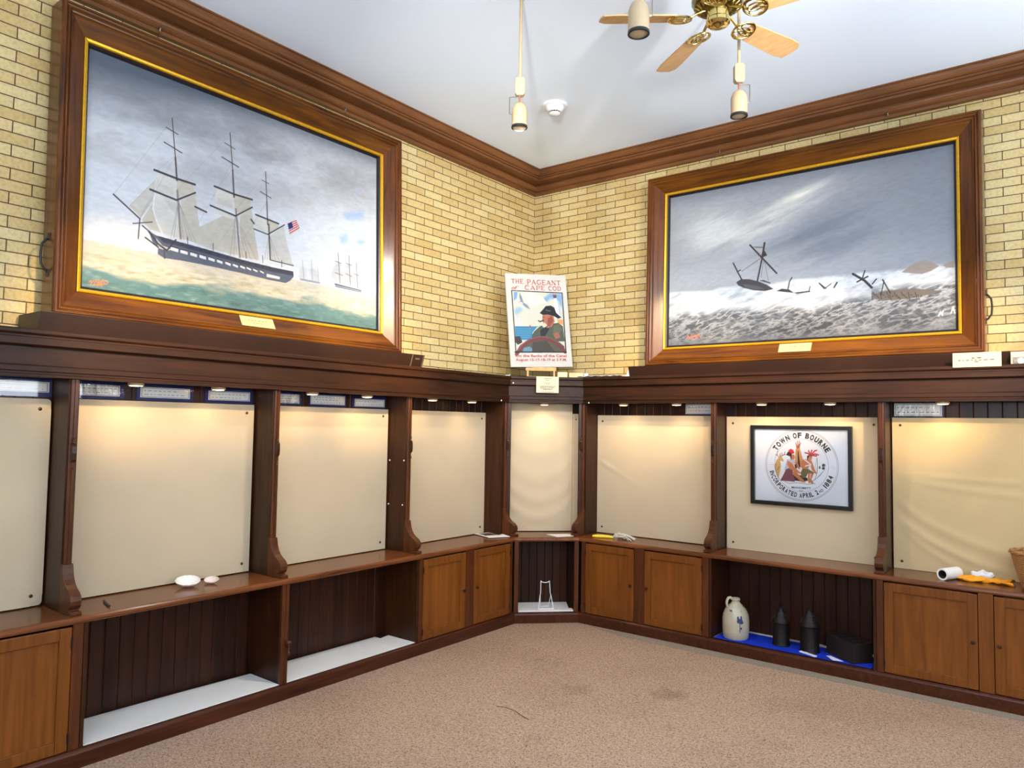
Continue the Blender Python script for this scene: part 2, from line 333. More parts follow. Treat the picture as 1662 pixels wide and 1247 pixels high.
# ------------------------------------------------------------ worktop and mantel shelf, each one continuous piece
wt = [(.03, .652), (.463, .652), (.466, .655), (.4685, .664), (.467, .674), (.461, .6815), (.452, .6835), (.03, .6835)]
o = sweep('worktop', wt, [T_Y, T_X]); tag(o, 'long polished brown wooden worktop running along both walls and the cut corner', 'worktop')
ms = thing('mantel_shelf', 'moulded dark wooden mantel shelf above the display bays carrying the big paintings', 'shelf', (0, 0, 2.0))
sweep('shelf_moulding', [(.0, 2.003), (.368, 2.003), (.3735, 1.998), (.3735, 1.984), (.369, 1.979), (.362, 1.974), (.362, 1.966), (.367, 1.963), (.367, 1.932), (.358, 1.926), (.345, 1.922), (.0, 1.922)], [W_Y, W_X], ms, base=(0, 0, 2.0))
sweep('frieze_board', [(.30, 1.922), (.338, 1.922), (.338, 1.84), (.30, 1.84)], [W_Y, W_X], ms, base=(0, 0, 2.0))
sweep('lower_moulding', [(.30, 1.84), (.343, 1.84), (.349, 1.834), (.349, 1.812), (.343, 1.808), (.343, 1.8), (.347, 1.796), (.347, 1.786), (.342, 1.784), (.30, 1.784)], [W_Y, W_X], ms, base=(0, 0, 2.0))
sweep('soffit', [(.10, 1.80), (.30, 1.80), (.30, 1.815), (.10, 1.815)], [W_Y, W_X], ms, base=(0, 0, 2.0))
SHIP_ART = """
P150 185 235 0.55|0.841,0.399 0.867,0.368 0.944,0.335 0.93,0.376 0.902,0.404 0.861,0.414
P150 185 235 0.55|0.825,0.518 0.862,0.484 0.869,0.517 0.843,0.561
P150 185 235 0.55|0.904,0.51 0.95,0.491 0.936,0.527 0.911,0.539
P150 185 235 0.55|0.887,0.241 0.921,0.213 0.907,0.241
P205 206 208 0.9|0.668,0.732 0.693,0.721 0.697,0.783 0.66,0.793
P205 206 208 0.9|0.702,0.723 0.733,0.722 0.75,0.79 0.709,0.792
L150 150 158|0.677,0.692 0.683,0.795|0.0016
L150 150 158|0.711,0.678 0.717,0.79|0.0016
L150 150 158|0.738,0.717 0.742,0.792|0.0016
P160 162 172|0.666,0.787 0.75,0.788 0.747,0.797 0.669,0.799
P196 197 200 0.95|0.814,0.657 0.837,0.663 0.852,0.768 0.812,0.779 0.788,0.742
P196 197 200 0.95|0.859,0.657 0.883,0.658 0.9,0.769 0.866,0.765 0.832,0.774
P196 197 200 0.95|0.894,0.704 0.915,0.708 0.925,0.777 0.9,0.778
L95 92 98|0.823,0.61 0.832,0.774|0.0022
L95 92 98|0.87,0.607 0.877,0.771|0.0022
L95 92 98|0.903,0.639 0.911,0.782|0.0022
L110 105 105|0.812,0.657 0.837,0.663|0.002
L110 105 105|0.811,0.72 0.843,0.727|0.002
L110 105 105|0.857,0.654 0.883,0.661|0.002
L110 105 105|0.857,0.714 0.884,0.723|0.002
L110 105 105|0.894,0.704 0.915,0.709|0.002
P84 92 116|0.808,0.778 0.928,0.787 0.926,0.801 0.813,0.797
L215 215 215|0.812,0.789 0.925,0.795|0.0018
P206 199 186|0.116,0.622 0.185,0.48 0.181,0.573 0.149,0.662
P206 199 186|0.151,0.67 0.183,0.576 0.197,0.659 0.212,0.708 0.174,0.704
P206 199 186|0.266,0.7 0.39,0.564 0.43,0.561 0.444,0.737 0.359,0.734 0.289,0.717
P214 209 200|0.122,0.616 0.183,0.492 0.179,0.558 0.147,0.637
P222 219 212|0.19,0.44 0.247,0.452 0.247,0.531 0.221,0.531 0.191,0.532 0.185,0.494
P206 199 186|0.247,0.452 0.296,0.456 0.301,0.489 0.261,0.541 0.247,0.531
P212 207 199|0.193,0.491 0.238,0.493 0.238,0.527 0.191,0.531
P206 199 186|0.261,0.543 0.303,0.495 0.317,0.637 0.312,0.717 0.264,0.714
P222 219 212|0.189,0.54 0.247,0.55 0.261,0.713 0.214,0.715 0.197,0.686 0.184,0.636 0.183,0.59
P212 207 199|0.213,0.558 0.247,0.558 0.255,0.624 0.23,0.592
L240 238 232|0.184,0.556 0.181,0.61 0.192,0.66 0.209,0.712|0.004
P222 219 212|0.369,0.44 0.426,0.449 0.428,0.519 0.398,0.529 0.37,0.517 0.365,0.484
P206 199 186|0.426,0.449 0.482,0.453 0.485,0.486 0.447,0.538 0.429,0.518
P212 207 199|0.373,0.481 0.419,0.485 0.424,0.516 0.373,0.513
P222 219 212|0.359,0.535 0.43,0.55 0.427,0.566 0.398,0.567 0.371,0.552
P206 199 186|0.447,0.544 0.486,0.49 0.495,0.583 0.515,0.738 0.452,0.744
P222 219 212|0.503,0.52 0.543,0.528 0.545,0.588 0.499,0.585 0.497,0.552
P206 199 186|0.543,0.528 0.584,0.537 0.584,0.556 0.557,0.592 0.546,0.588
P210 208 202|0.555,0.602 0.603,0.539 0.615,0.619 0.64,0.73 0.556,0.724
L150 140 130|0.253,0.549 0.234,0.718|0.0012
L150 140 130|0.253,0.549 0.242,0.718|0.0012
L150 140 130|0.253,0.549 0.271,0.718|0.0012
L150 140 130|0.253,0.549 0.285,0.717|0.0012
L150 140 130|0.253,0.549 0.296,0.717|0.0012
L150 140 130|0.253,0.549 0.307,0.717|0.0012
L150 140 130|0.432,0.546 0.417,0.743|0.0012
L150 140 130|0.432,0.546 0.429,0.743|0.0012
L150 140 130|0.432,0.546 0.459,0.743|0.0012
L150 140 130|0.432,0.546 0.472,0.743|0.0012
L150 140 130|0.432,0.546 0.487,0.743|0.0012
L150 140 130|0.432,0.546 0.506,0.743|0.0012
L150 140 130|0.549,0.595 0.535,0.728|0.0012
L150 140 130|0.549,0.595 0.545,0.728|0.0012
L150 140 130|0.549,0.595 0.564,0.728|0.0012
L150 140 130|0.549,0.595 0.575,0.727|0.0012
L150 140 130|0.549,0.595 0.589,0.727|0.0012
L168 160 155|0.233,0.358 0.19,0.435|0.0009
L168 160 155|0.239,0.349 0.26,0.436|0.0009
L168 160 155|0.231,0.181 0.075,0.591|0.0009
L168 160 155|0.409,0.162 0.247,0.503|0.0009
L168 160 155|0.413,0.342 0.375,0.43|0.0009
L168 160 155|0.42,0.335 0.448,0.407|0.0009
L168 160 155|0.534,0.297 0.434,0.516|0.0009
L168 160 155|0.146,0.667 0.195,0.477|0.0009
L168 160 155|0.146,0.667 0.241,0.348|0.0009
L168 160 155|0.417,0.296 0.311,0.639|0.0009
L168 160 155|0.537,0.447 0.456,0.663|0.0009
L168 160 155|0.143,0.754 0.189,0.769|0.0009
L168 160 155|0.479,0.454 0.368,0.727|0.0009
L92 80 76|0.229,0.179 0.241,0.354|0.003
L92 80 76|0.241,0.354 0.247,0.455|0.005
L150 138 128|0.249,0.502 0.262,0.715|0.006
L92 80 76|0.409,0.154 0.42,0.331|0.003
L92 80 76|0.42,0.331 0.426,0.46|0.005
L150 138 128|0.433,0.516 0.449,0.743|0.006
L92 80 76|0.534,0.288 0.54,0.438|0.003
L92 80 76|0.54,0.438 0.544,0.551|0.004
L92 80 76|0.548,0.549 0.555,0.723|0.005
L66 58 60|0.212,0.23 0.247,0.245|0.0025
L66 58 60|0.208,0.3 0.26,0.324|0.003
L66 58 60|0.182,0.437 0.247,0.448 0.301,0.452|0.006
L66 58 60|0.172,0.528 0.246,0.545|0.0055
L66 58 60|0.247,0.546 0.303,0.489|0.0045
L66 58 60|0.303,0.554 0.338,0.566|0.005
L66 58 60|0.392,0.211 0.427,0.226|0.0022
L66 58 60|0.384,0.284 0.44,0.308|0.003
L66 58 60|0.362,0.434 0.426,0.446 0.488,0.448|0.0055
L66 58 60|0.35,0.53 0.431,0.549|0.005
L66 58 60|0.432,0.549 0.489,0.485|0.004
L66 58 60|0.485,0.547 0.496,0.564|0.0045
L66 58 60|0.521,0.336 0.547,0.344|0.002
L66 58 60|0.516,0.396 0.556,0.414|0.0025
L66 58 60|0.501,0.517 0.584,0.533|0.005
L66 58 60|0.496,0.59 0.545,0.601 0.606,0.531|0.0035
L66 58 60|0.075,0.589 0.108,0.625 0.146,0.667|0.004
L66 58 60|0.146,0.667 0.143,0.754|0.003
L66 58 60|0.128,0.694 0.18,0.669|0.0025
L66 58 60|0.153,0.694 0.189,0.729|0.0035
L66 58 60|0.556,0.726 0.642,0.73|0.003
P92 100 120|0.171,0.713 0.193,0.724 0.249,0.73 0.359,0.741 0.462,0.754 0.562,0.76 0.641,0.76 0.643,0.787 0.63,0.81 0.613,0.827 0.557,0.827 0.458,0.819 0.359,0.814 0.267,0.813 0.216,0.817 0.197,0.804 0.198,0.78 0.181,0.753
P66 68 84|0.193,0.724 0.249,0.73 0.359,0.741 0.462,0.754 0.562,0.76 0.641,0.76 0.643,0.782 0.562,0.783 0.457,0.776 0.359,0.762 0.249,0.75 0.214,0.749
P200 198 196|0.191,0.735 0.21,0.763 0.241,0.77 0.223,0.783 0.198,0.777
L60 58 66|0.171,0.713 0.198,0.76 0.223,0.781|0.005
L52 50 58|0.162,0.743 0.198,0.774|0.004
L60 58 66|0.223,0.781 0.248,0.725|0.004
L70 76 98|0.215,0.778 0.217,0.817|0.004
L225 222 215|0.529,0.73 0.551,0.739 0.611,0.739|0.003
P236 236 236|0.234,0.761 0.256,0.764 0.256,0.779 0.234,0.776
L52 52 62|0.234,0.759 0.256,0.761|0.0025
P52 52 62|0.264,0.738 0.27,0.738 0.27,0.745 0.264,0.745
P236 236 236|0.262,0.765 0.284,0.768 0.284,0.782 0.262,0.779
L52 52 62|0.262,0.763 0.284,0.765|0.0025
P52 52 62|0.292,0.742 0.298,0.742 0.298,0.749 0.292,0.749
P236 236 236|0.291,0.767 0.312,0.771 0.312,0.785 0.291,0.781
L52 52 62|0.291,0.765 0.312,0.768|0.0025
P52 52 62|0.321,0.745 0.327,0.745 0.327,0.752 0.321,0.752
P236 236 236|0.319,0.77 0.34,0.774 0.34,0.788 0.32,0.784
L52 52 62|0.319,0.768 0.34,0.771|0.0025
P52 52 62|0.349,0.748 0.356,0.748 0.356,0.755 0.349,0.755
P236 236 236|0.347,0.773 0.367,0.777 0.367,0.79 0.347,0.786
L52 52 62|0.347,0.771 0.366,0.775|0.0025
P52 52 62|0.377,0.751 0.384,0.751 0.384,0.758 0.377,0.758
P236 236 236|0.374,0.776 0.392,0.781 0.393,0.793 0.374,0.788
L52 52 62|0.374,0.774 0.392,0.778|0.0025
P52 52 62|0.404,0.754 0.411,0.754 0.411,0.761 0.404,0.761
P236 236 236|0.401,0.778 0.419,0.783 0.419,0.795 0.401,0.789
L52 52 62|0.401,0.776 0.419,0.78|0.0025
P52 52 62|0.431,0.756 0.438,0.756 0.438,0.763 0.431,0.763
P236 236 236|0.426,0.781 0.443,0.786 0.443,0.797 0.426,0.791
L52 52 62|0.426,0.779 0.443,0.783|0.0025
P52 52 62|0.456,0.758 0.463,0.758 0.463,0.766 0.456,0.766
P236 236 236|0.451,0.782 0.467,0.787 0.467,0.797 0.451,0.791
L52 52 62|0.45,0.779 0.467,0.784|0.0025
P52 52 62|0.48,0.759 0.488,0.759 0.488,0.767 0.48,0.766
P236 236 236|0.472,0.783 0.488,0.789 0.488,0.798 0.473,0.792
L52 52 62|0.472,0.781 0.488,0.786|0.0025
P52 52 62|0.502,0.761 0.51,0.761 0.51,0.768 0.502,0.768
P236 236 236|0.495,0.786 0.51,0.792 0.51,0.8 0.495,0.794
L52 52 62|0.495,0.783 0.51,0.789|0.0025
P52 52 62|0.525,0.763 0.532,0.763 0.532,0.771 0.525,0.77
P236 236 236|0.519,0.787 0.533,0.794 0.533,0.801 0.519,0.794
L52 52 62|0.519,0.785 0.532,0.791|0.0025
P52 52 62|0.548,0.764 0.556,0.764 0.556,0.772 0.548,0.772
P225 225 225|0.543,0.798 0.592,0.801 0.59,0.814 0.543,0.814
L50 46 50|0.282,0.702 0.283,0.733|0.0018
L50 46 50|0.361,0.705 0.362,0.737|0.0018
L50 46 50|0.469,0.71 0.471,0.743|0.0018
L50 46 50|0.527,0.712 0.529,0.746|0.0018
L50 46 50|0.597,0.715 0.598,0.749|0.0018
P226 214 210|0.618,0.521 0.65,0.492 0.666,0.532 0.627,0.578
L196 52 60|0.618,0.523 0.634,0.507 0.651,0.493|0.0028
L196 52 60|0.62,0.534 0.637,0.517 0.654,0.501|0.0028
L196 52 60|0.622,0.545 0.639,0.527 0.657,0.509|0.0028
L196 52 60|0.624,0.557 0.641,0.537 0.66,0.517|0.0028
L196 52 60|0.626,0.568 0.644,0.547 0.663,0.525|0.0028
P40 50 110|0.618,0.521 0.634,0.507 0.639,0.533 0.623,0.55
L208 120 80|0.021,0.973 0.027,0.965 0.026,0.98|0.0022
L208 120 80|0.029,0.974 0.033,0.963|0.0022
L208 120 80|0.034,0.978 0.039,0.957 0.043,0.975|0.0022
L208 120 80|0.045,0.956 0.045,0.975 0.051,0.961|0.0022
L208 120 80|0.051,0.973 0.055,0.953 0.059,0.971|0.0022
L208 120 80|0.061,0.957 0.069,0.963|0.0022
L208 120 80|0.031,0.982 0.067,0.968|0.0022
L208 120 80|0.041,0.984 0.047,0.978 0.054,0.981|0.0022
"""
STORM_ART = """
P140 130 122|0.842,0.666 0.862,0.642 0.881,0.623 0.901,0.614 0.916,0.615 0.932,0.628 0.953,0.652 0.929,0.674 0.901,0.686
P140 130 122|0.962,0.651 0.976,0.639 0.994,0.632 0.994,0.669 0.971,0.665
P98 92 86|0.753,0.775 0.796,0.759 0.842,0.759 0.881,0.762 0.957,0.786 0.929,0.799 0.862,0.815 0.791,0.813 0.76,0.799
L60 52 46|0.755,0.761 0.76,0.779|0.0025
L60 52 46|0.763,0.775 0.768,0.788|0.0025
L60 52 46|0.77,0.79 0.775,0.798|0.0025
L60 52 46|0.777,0.765 0.782,0.807|0.0025
L60 52 46|0.784,0.779 0.789,0.783|0.0025
L60 52 46|0.791,0.793 0.796,0.793|0.0025
L60 52 46|0.798,0.768 0.804,0.802|0.0025
L60 52 46|0.806,0.782 0.811,0.812|0.0025
L60 52 46|0.813,0.796 0.818,0.788|0.0025
L60 52 46|0.82,0.772 0.825,0.797|0.0025
L60 52 46|0.827,0.786 0.832,0.807|0.0025
L60 52 46|0.834,0.8 0.839,0.816|0.0025
L60 52 46|0.841,0.775 0.846,0.793|0.0025
L60 52 46|0.848,0.789 0.853,0.802|0.0025
L60 52 46|0.855,0.803 0.86,0.811|0.0025
L60 52 46|0.862,0.779 0.866,0.821|0.0025
L60 52 46|0.868,0.793 0.873,0.797|0.0025
L60 52 46|0.875,0.806 0.88,0.806|0.0025
L60 52 46|0.882,0.782 0.887,0.816|0.0025
L60 52 46|0.889,0.796 0.894,0.825|0.0025
L60 52 46|0.896,0.81 0.901,0.802|0.0025
L45 42 46|0.692,0.646 0.729,0.691 0.751,0.734|0.008
L45 42 46|0.73,0.634 0.722,0.675|0.004
L45 42 46|0.705,0.694 0.739,0.669|0.005
L45 42 46|0.785,0.696 0.808,0.774|0.004
L45 42 46|0.789,0.702 0.78,0.779|0.003
L45 42 46|0.581,0.681 0.598,0.715|0.004
L45 42 46|0.598,0.715 0.62,0.69|0.003
L45 42 46|0.63,0.713 0.64,0.686|0.005
L45 42 46|0.753,0.714 0.766,0.688|0.004
P58 56 62|0.279,0.621 0.297,0.605 0.329,0.611 0.362,0.629 0.395,0.657 0.42,0.687 0.389,0.694 0.347,0.683 0.306,0.66 0.286,0.641
P74 74 82|0.306,0.636 0.353,0.654 0.389,0.682 0.347,0.679 0.311,0.657
P50 48 54|0.43,0.701 0.45,0.69 0.476,0.699 0.493,0.722 0.47,0.715
P64 62 66|0.493,0.721 0.548,0.718 0.551,0.726 0.504,0.73
P70 66 70|0.365,0.625 0.383,0.625 0.41,0.647 0.407,0.652
P150 148 148 0.9|0.344,0.413 0.382,0.425 0.377,0.476 0.362,0.441
P104 100 100|0.341,0.409 0.381,0.419 0.38,0.428 0.353,0.422
P44 40 42|0.377,0.455 0.387,0.447 0.396,0.476 0.383,0.483 0.374,0.475
L45 42 46|0.386,0.397 0.378,0.484|0.007
L45 42 46|0.38,0.465 0.36,0.626|0.006
L45 42 46|0.331,0.398 0.375,0.484 0.431,0.593|0.006
L45 42 46|0.267,0.498 0.286,0.563 0.3,0.607|0.005
L45 42 46|0.286,0.553 0.295,0.547|0.004
L45 42 46|0.472,0.696 0.477,0.652 0.486,0.629|0.004
L45 42 46|0.545,0.725 0.549,0.693|0.003
L45 42 46|0.58,0.678 0.604,0.715|0.003
L45 42 46|0.384,0.495 0.401,0.634|0.0012
L45 42 46|0.383,0.495 0.374,0.609|0.0012
L45 42 46|0.377,0.484 0.3,0.556|0.0015
L45 42 46|0.425,0.542 0.438,0.555|0.0012
L214 110 84|0.079,0.953 0.087,0.934 0.091,0.955|0.0025
L214 110 84|0.095,0.955 0.102,0.932|0.0025
L214 110 84|0.104,0.946 0.121,0.937 0.119,0.952|0.0025
L214 110 84|0.125,0.953 0.13,0.935 0.137,0.946|0.0025
L214 110 84|0.084,0.947 0.134,0.933|0.0025
L214 110 84|0.104,0.961 0.124,0.958|0.0025
L205 208 214|0.948,0.918 0.954,0.896 0.96,0.919|0.0028
L205 208 214|0.953,0.909 0.96,0.909|0.0028
L205 208 214|0.983,0.909 0.989,0.875 0.994,0.911|0.0028
L205 208 214|0.987,0.896 0.995,0.893|0.0028
L205 208 214|0.96,0.901 0.962,0.893|0.0028
"""
POSTER_ART = """
P30 34 40|0.083,0.182 0.927,0.192 0.915,0.847 0.085,0.846
P222 220 206|0.097,0.191 0.911,0.201 0.897,0.838 0.1,0.837
P128 172 220|0.123,0.201 0.185,0.199 0.163,0.271 0.115,0.298
P128 172 220 0.9|0.721,0.203 0.911,0.204 0.91,0.37 0.83,0.281 0.718,0.258 0.659,0.298 0.602,0.312 0.563,0.326 0.518,0.301
P150 190 225 0.8|0.107,0.4 0.178,0.36 0.261,0.384 0.203,0.424 0.127,0.451
P240 238 222|0.231,0.218 0.457,0.206 0.587,0.248 0.658,0.311 0.393,0.356 0.341,0.28
P66 140 182|0.104,0.572 0.466,0.571 0.379,0.637 0.375,0.712 0.101,0.718
L110 175 205|0.121,0.597 0.363,0.596|0.006
L110 175 205|0.12,0.62 0.354,0.619|0.006
L110 175 205|0.119,0.643 0.345,0.642|0.006
L110 175 205|0.118,0.666 0.337,0.665|0.006
L110 175 205|0.117,0.688 0.328,0.688|0.006
P238 236 240|0.117,0.566 0.159,0.461 0.243,0.566
L170 150 190|0.159,0.457 0.158,0.567|0.005
L170 150 190|0.19,0.501 0.225,0.564|0.004
L60 120 165|0.104,0.574 0.476,0.571|0.008
P210 90 60|0.337,0.555 0.361,0.557 0.352,0.589 0.341,0.587
P136 150 170|0.217,0.202 0.248,0.256 0.268,0.313 0.328,0.338 0.373,0.388 0.299,0.364 0.245,0.331 0.18,0.312 0.224,0.298 0.207,0.257
P235 235 238|0.18,0.306 0.246,0.31 0.267,0.333 0.226,0.323
P246 244 238|0.769,0.257 0.817,0.255 0.85,0.423 0.865,0.474 0.767,0.476
P190 205 225|0.83,0.281 0.853,0.283 0.867,0.448 0.843,0.436
P190 60 60|0.762,0.218 0.819,0.216 0.826,0.232 0.757,0.233
P70 90 130|0.767,0.233 0.818,0.232 0.817,0.255 0.767,0.257
P226 168 96|0.799,0.488 0.898,0.492 0.9,0.55 0.815,0.532
P96 88 76|0.129,0.849 0.159,0.798 0.32,0.713 0.507,0.678 0.73,0.693 0.886,0.779 0.897,0.839
P110 150 175|0.193,0.851 0.223,0.801 0.316,0.783 0.37,0.813 0.35,0.848
P84 92 78|0.408,0.623 0.513,0.564 0.588,0.556 0.643,0.58 0.74,0.534 0.815,0.526 0.888,0.563 0.9,0.728 0.356,0.725 0.369,0.662
P40 42 50|0.511,0.609 0.587,0.575 0.661,0.593 0.582,0.67 0.508,0.672
P104 108 86|0.738,0.553 0.824,0.538 0.876,0.601 0.807,0.653 0.715,0.63
P186 116 92|0.567,0.442 0.624,0.421 0.745,0.438 0.756,0.514 0.7,0.573 0.615,0.575 0.571,0.537 0.554,0.499
P150 80 64|0.649,0.478 0.716,0.451 0.741,0.502 0.682,0.561 0.629,0.568
P222 212 192|0.548,0.542 0.59,0.524 0.63,0.555 0.578,0.582 0.55,0.57
P30 34 42|0.521,0.423 0.579,0.384 0.628,0.346 0.713,0.339 0.769,0.36 0.794,0.417 0.875,0.467 0.818,0.481 0.744,0.451 0.651,0.437 0.567,0.442
L120 130 140|0.626,0.389 0.7,0.4|0.01
L36 30 30|0.494,0.507 0.516,0.517 0.573,0.503|0.018
L60 40 36|0.565,0.465 0.593,0.469|0.008
L120 62 68|0.101,0.868 0.187,0.785 0.319,0.724 0.488,0.695 0.655,0.707 0.8,0.767 0.893,0.841|0.055
L150 88 90|0.13,0.824 0.226,0.75 0.339,0.707 0.489,0.679 0.656,0.689 0.802,0.745|0.012
P70 58 52|0.099,0.68 0.177,0.676 0.208,0.741 0.133,0.767 0.1,0.743
P74 70 62|0.374,0.738 0.598,0.721 0.722,0.838 0.351,0.842
P168 104 84|0.714,0.643 0.809,0.628 0.834,0.685 0.748,0.705
P30 34 40|0.071,0.838 0.915,0.838 0.915,0.85 0.07,0.851
"""
SEAL_ART = """
P206 164 108|0.222,0.506 0.238,0.438 0.265,0.398 0.277,0.359 0.296,0.373 0.322,0.433 0.318,0.448 0.284,0.435 0.291,0.511 0.282,0.588 0.262,0.685 0.236,0.601
L120 70 40|0.265,0.388 0.246,0.351 0.255,0.307|0.006
L120 70 40|0.25,0.36 0.233,0.361|0.006
L120 70 40|0.285,0.373 0.283,0.34|0.006
L120 70 40|0.298,0.372 0.323,0.357 0.337,0.313|0.006
L120 70 40|0.311,0.362 0.342,0.347|0.006
L120 70 40|0.304,0.367 0.3,0.329|0.006
L90 60 40|0.238,0.476 0.222,0.515 0.244,0.629 0.266,0.694|0.004
L90 60 40|0.275,0.512 0.252,0.571|0.004
P206 150 96|0.452,0.266 0.497,0.264 0.525,0.386 0.523,0.518 0.449,0.522 0.443,0.389
P180 100 60|0.45,0.19 0.469,0.227 0.504,0.188 0.493,0.264 0.461,0.265
L170 96 60|0.453,0.185 0.469,0.26|0.008
L170 96 60|0.47,0.161 0.476,0.26|0.008
L170 96 60|0.492,0.155 0.48,0.26|0.008
L170 96 60|0.504,0.18 0.488,0.26|0.008
P30 26 30|0.473,0.293 0.48,0.293 0.501,0.5 0.49,0.538 0.475,0.501 0.473,0.388
P196 192 214|0.36,0.412 0.443,0.413 0.45,0.465 0.389,0.544 0.328,0.567 0.344,0.47
P128 70 84|0.374,0.535 0.419,0.561 0.447,0.692 0.439,0.716 0.281,0.712 0.32,0.624 0.343,0.556
P70 34 38|0.376,0.307 0.414,0.315 0.406,0.382 0.368,0.364 0.347,0.356 0.365,0.317
P216 44 56|0.369,0.302 0.396,0.268 0.422,0.281 0.44,0.323 0.421,0.338 0.391,0.321
P44 30 30|0.391,0.382 0.414,0.353 0.421,0.343 0.405,0.429
P204 122 80|0.41,0.353 0.436,0.342 0.443,0.389 0.428,0.419 0.405,0.41
P204 122 80|0.36,0.432 0.405,0.458 0.442,0.522 0.508,0.594 0.493,0.606 0.441,0.579 0.389,0.544 0.359,0.489
P204 122 80|0.442,0.446 0.465,0.436 0.487,0.501 0.501,0.547 0.479,0.539 0.449,0.503
P70 60 50|0.435,0.485 0.461,0.474 0.468,0.521 0.449,0.541
P44 30 30|0.411,0.59 0.573,0.655 0.58,0.692 0.521,0.706 0.447,0.701
P204 122 80|0.411,0.581 0.448,0.569 0.492,0.632 0.551,0.704 0.558,0.717 0.514,0.716 0.462,0.663 0.418,0.618
P204 122 80|0.525,0.404 0.577,0.402 0.62,0.418 0.641,0.492 0.655,0.548 0.673,0.584 0.658,0.599 0.619,0.54 0.605,0.457 0.582,0.533 0.545,0.545 0.524,0.499
P204 122 80|0.502,0.424 0.532,0.423 0.546,0.516 0.553,0.544 0.516,0.537
P204 122 80|0.584,0.373 0.603,0.349 0.627,0.371 0.62,0.409 0.595,0.415
P44 30 30|0.573,0.402 0.571,0.36 0.603,0.34 0.632,0.352 0.621,0.367 0.599,0.354 0.586,0.383 0.587,0.415
L196 56 62|0.599,0.344 0.578,0.322 0.552,0.318|0.014
L196 56 62|0.603,0.34 0.589,0.288|0.014
L196 56 62|0.61,0.336 0.622,0.28|0.014
L196 56 62|0.618,0.339 0.655,0.286 0.673,0.28|0.014
L196 56 62|0.621,0.343 0.658,0.328 0.691,0.34|0.014
L196 56 62|0.618,0.348 0.672,0.355|0.014
P110 98 60|0.523,0.536 0.582,0.533 0.644,0.576 0.64,0.6 0.582,0.589 0.559,0.647 0.529,0.663 0.507,0.631 0.504,0.585
P204 122 80|0.582,0.589 0.605,0.593 0.599,0.663 0.62,0.708 0.587,0.729 0.577,0.664
P204 122 80|0.611,0.588 0.641,0.595 0.617,0.671 0.631,0.708 0.649,0.725 0.616,0.727 0.598,0.7
L226 222 230|0.54,0.404 0.612,0.475 0.553,0.497|0.012
L60 40 40|0.676,0.383 0.681,0.49 0.677,0.574 0.654,0.669 0.617,0.709|0.004
L120 90 80|0.674,0.388 0.66,0.491 0.669,0.584|0.002
P40 34 40|0.725,0.506 0.761,0.504 0.749,0.533 0.731,0.534
L40 34 40|0.734,0.467 0.734,0.489|0.01
L40 34 40|0.745,0.457 0.744,0.479|0.01
L40 34 40|0.756,0.466 0.756,0.488|0.01
L40 34 40|0.741,0.48 0.741,0.503|0.01
L40 34 40|0.703,0.492 0.703,0.514|0.01
P40 34 40|0.692,0.51 0.714,0.509 0.708,0.524 0.698,0.523
L170 170 190|0.653,0.678 0.727,0.571|0.005
L170 170 190|0.664,0.666 0.733,0.563|0.005
L170 170 190|0.674,0.654 0.739,0.556|0.005
L170 170 190|0.684,0.643 0.745,0.548|0.005
L170 170 190|0.695,0.631 0.751,0.54|0.005
L170 170 190|0.705,0.619 0.757,0.532|0.005
L150 150 110|0.33,0.723 0.387,0.743 0.447,0.728 0.506,0.73 0.58,0.741 0.656,0.724|0.006
"""

# ------------------------------------------------------------ uprights between the display bays
def corbel(F, s, wd):
    prof = [(.2996, .905), (.317, .905), (.322, .885), (.327, .86), (.338, .835), (.356, .812), (.378, .796), (.402, .784), (.42, .768), (.428, .748), (.425, .728), (.414, .714), (.402, .708),
            (.402, .702), (.432, .702), (.436, .698), (.436, .6838), (.2996, .6838)]
    return MB().prism([F(s-wd/2, d, h) for d, h in prof], [F(s+wd/2, d, h) for d, h in prof])
def upright(F, s0, s1, label, side=1, corner=None, pins=False):
    sm = (s0+s1)/2
    t = thing('display_upright', label, 'upright', F(sm, .3, .684), 'uprights between the display bays')
    mb = MB()
    if corner: mb.loft([[F(s, d, h) for s, d in corner] for h in (.6838, 1.7995)])
    else: mb.box(F, s0, s1, .1003, .2995, .6838, 1.7995)
    mb.build('side_panel', W_V, t, bevel=.002)
    mb = MB(); w_ = .036
    pr = lambda h: [F(sm-w_/2, .300, h), F(sm-w_/2, .312, h), F(sm-w_/2+.005, .316, h), F(sm-.006, .316, h), F(sm-.004, .321, h), F(sm+.004, .321, h), F(sm+.006, .316, h), F(sm+w_/2-.005, .316, h), F(sm+w_/2, .312, h), F(sm+w_/2, .300, h)]
    mb.loft([pr(.905), pr(1.7835)]); mb.build('front_strip', STILE, t)
    corbel(F, sm, .05).build('corbel', STILE, t, bevel=.003)
    # shelf catch: rounded wooden plate with a hook above and below
    mb = MB(); k = side
    pts = [(.316, 1.385), (.330, 1.388), (.338, 1.40), (.34, 1.43), (.338, 1.462), (.33, 1.474), (.316, 1.477)]
    mb.prism([F(sm-.008, d, h) for d, h in pts], [F(sm+.014, d, h) for d, h in pts]); c = mb.build('catch_plate', W_V, t, bevel=.002)
    for hz in (1.36, 1.50):
        mb = MB(); mb.tube([F(sm, .318, hz), F(sm, .33, hz), F(sm+.006, .337, hz-.008), F(sm+.008, .334, hz-.018), F(sm+.002, .328, hz-.02)], .0035, 6); mb.build('hook', CLIP, c, smooth=True)
    if pins:
        for d, h in ((.138, 1.327), (.285, 1.33), (.136, 1.011), (.28, 1.014)):
            mb = MB(); mb.lathe([(.005, 0), (.005, .006), (.001, .008)], (0, 0, 0), 8); mb.v = [F(s1+z, d+x, h+y) for x, y, z in mb.v]; mb.build('shelf_pin', PLAST, t, smooth=True)
    return t
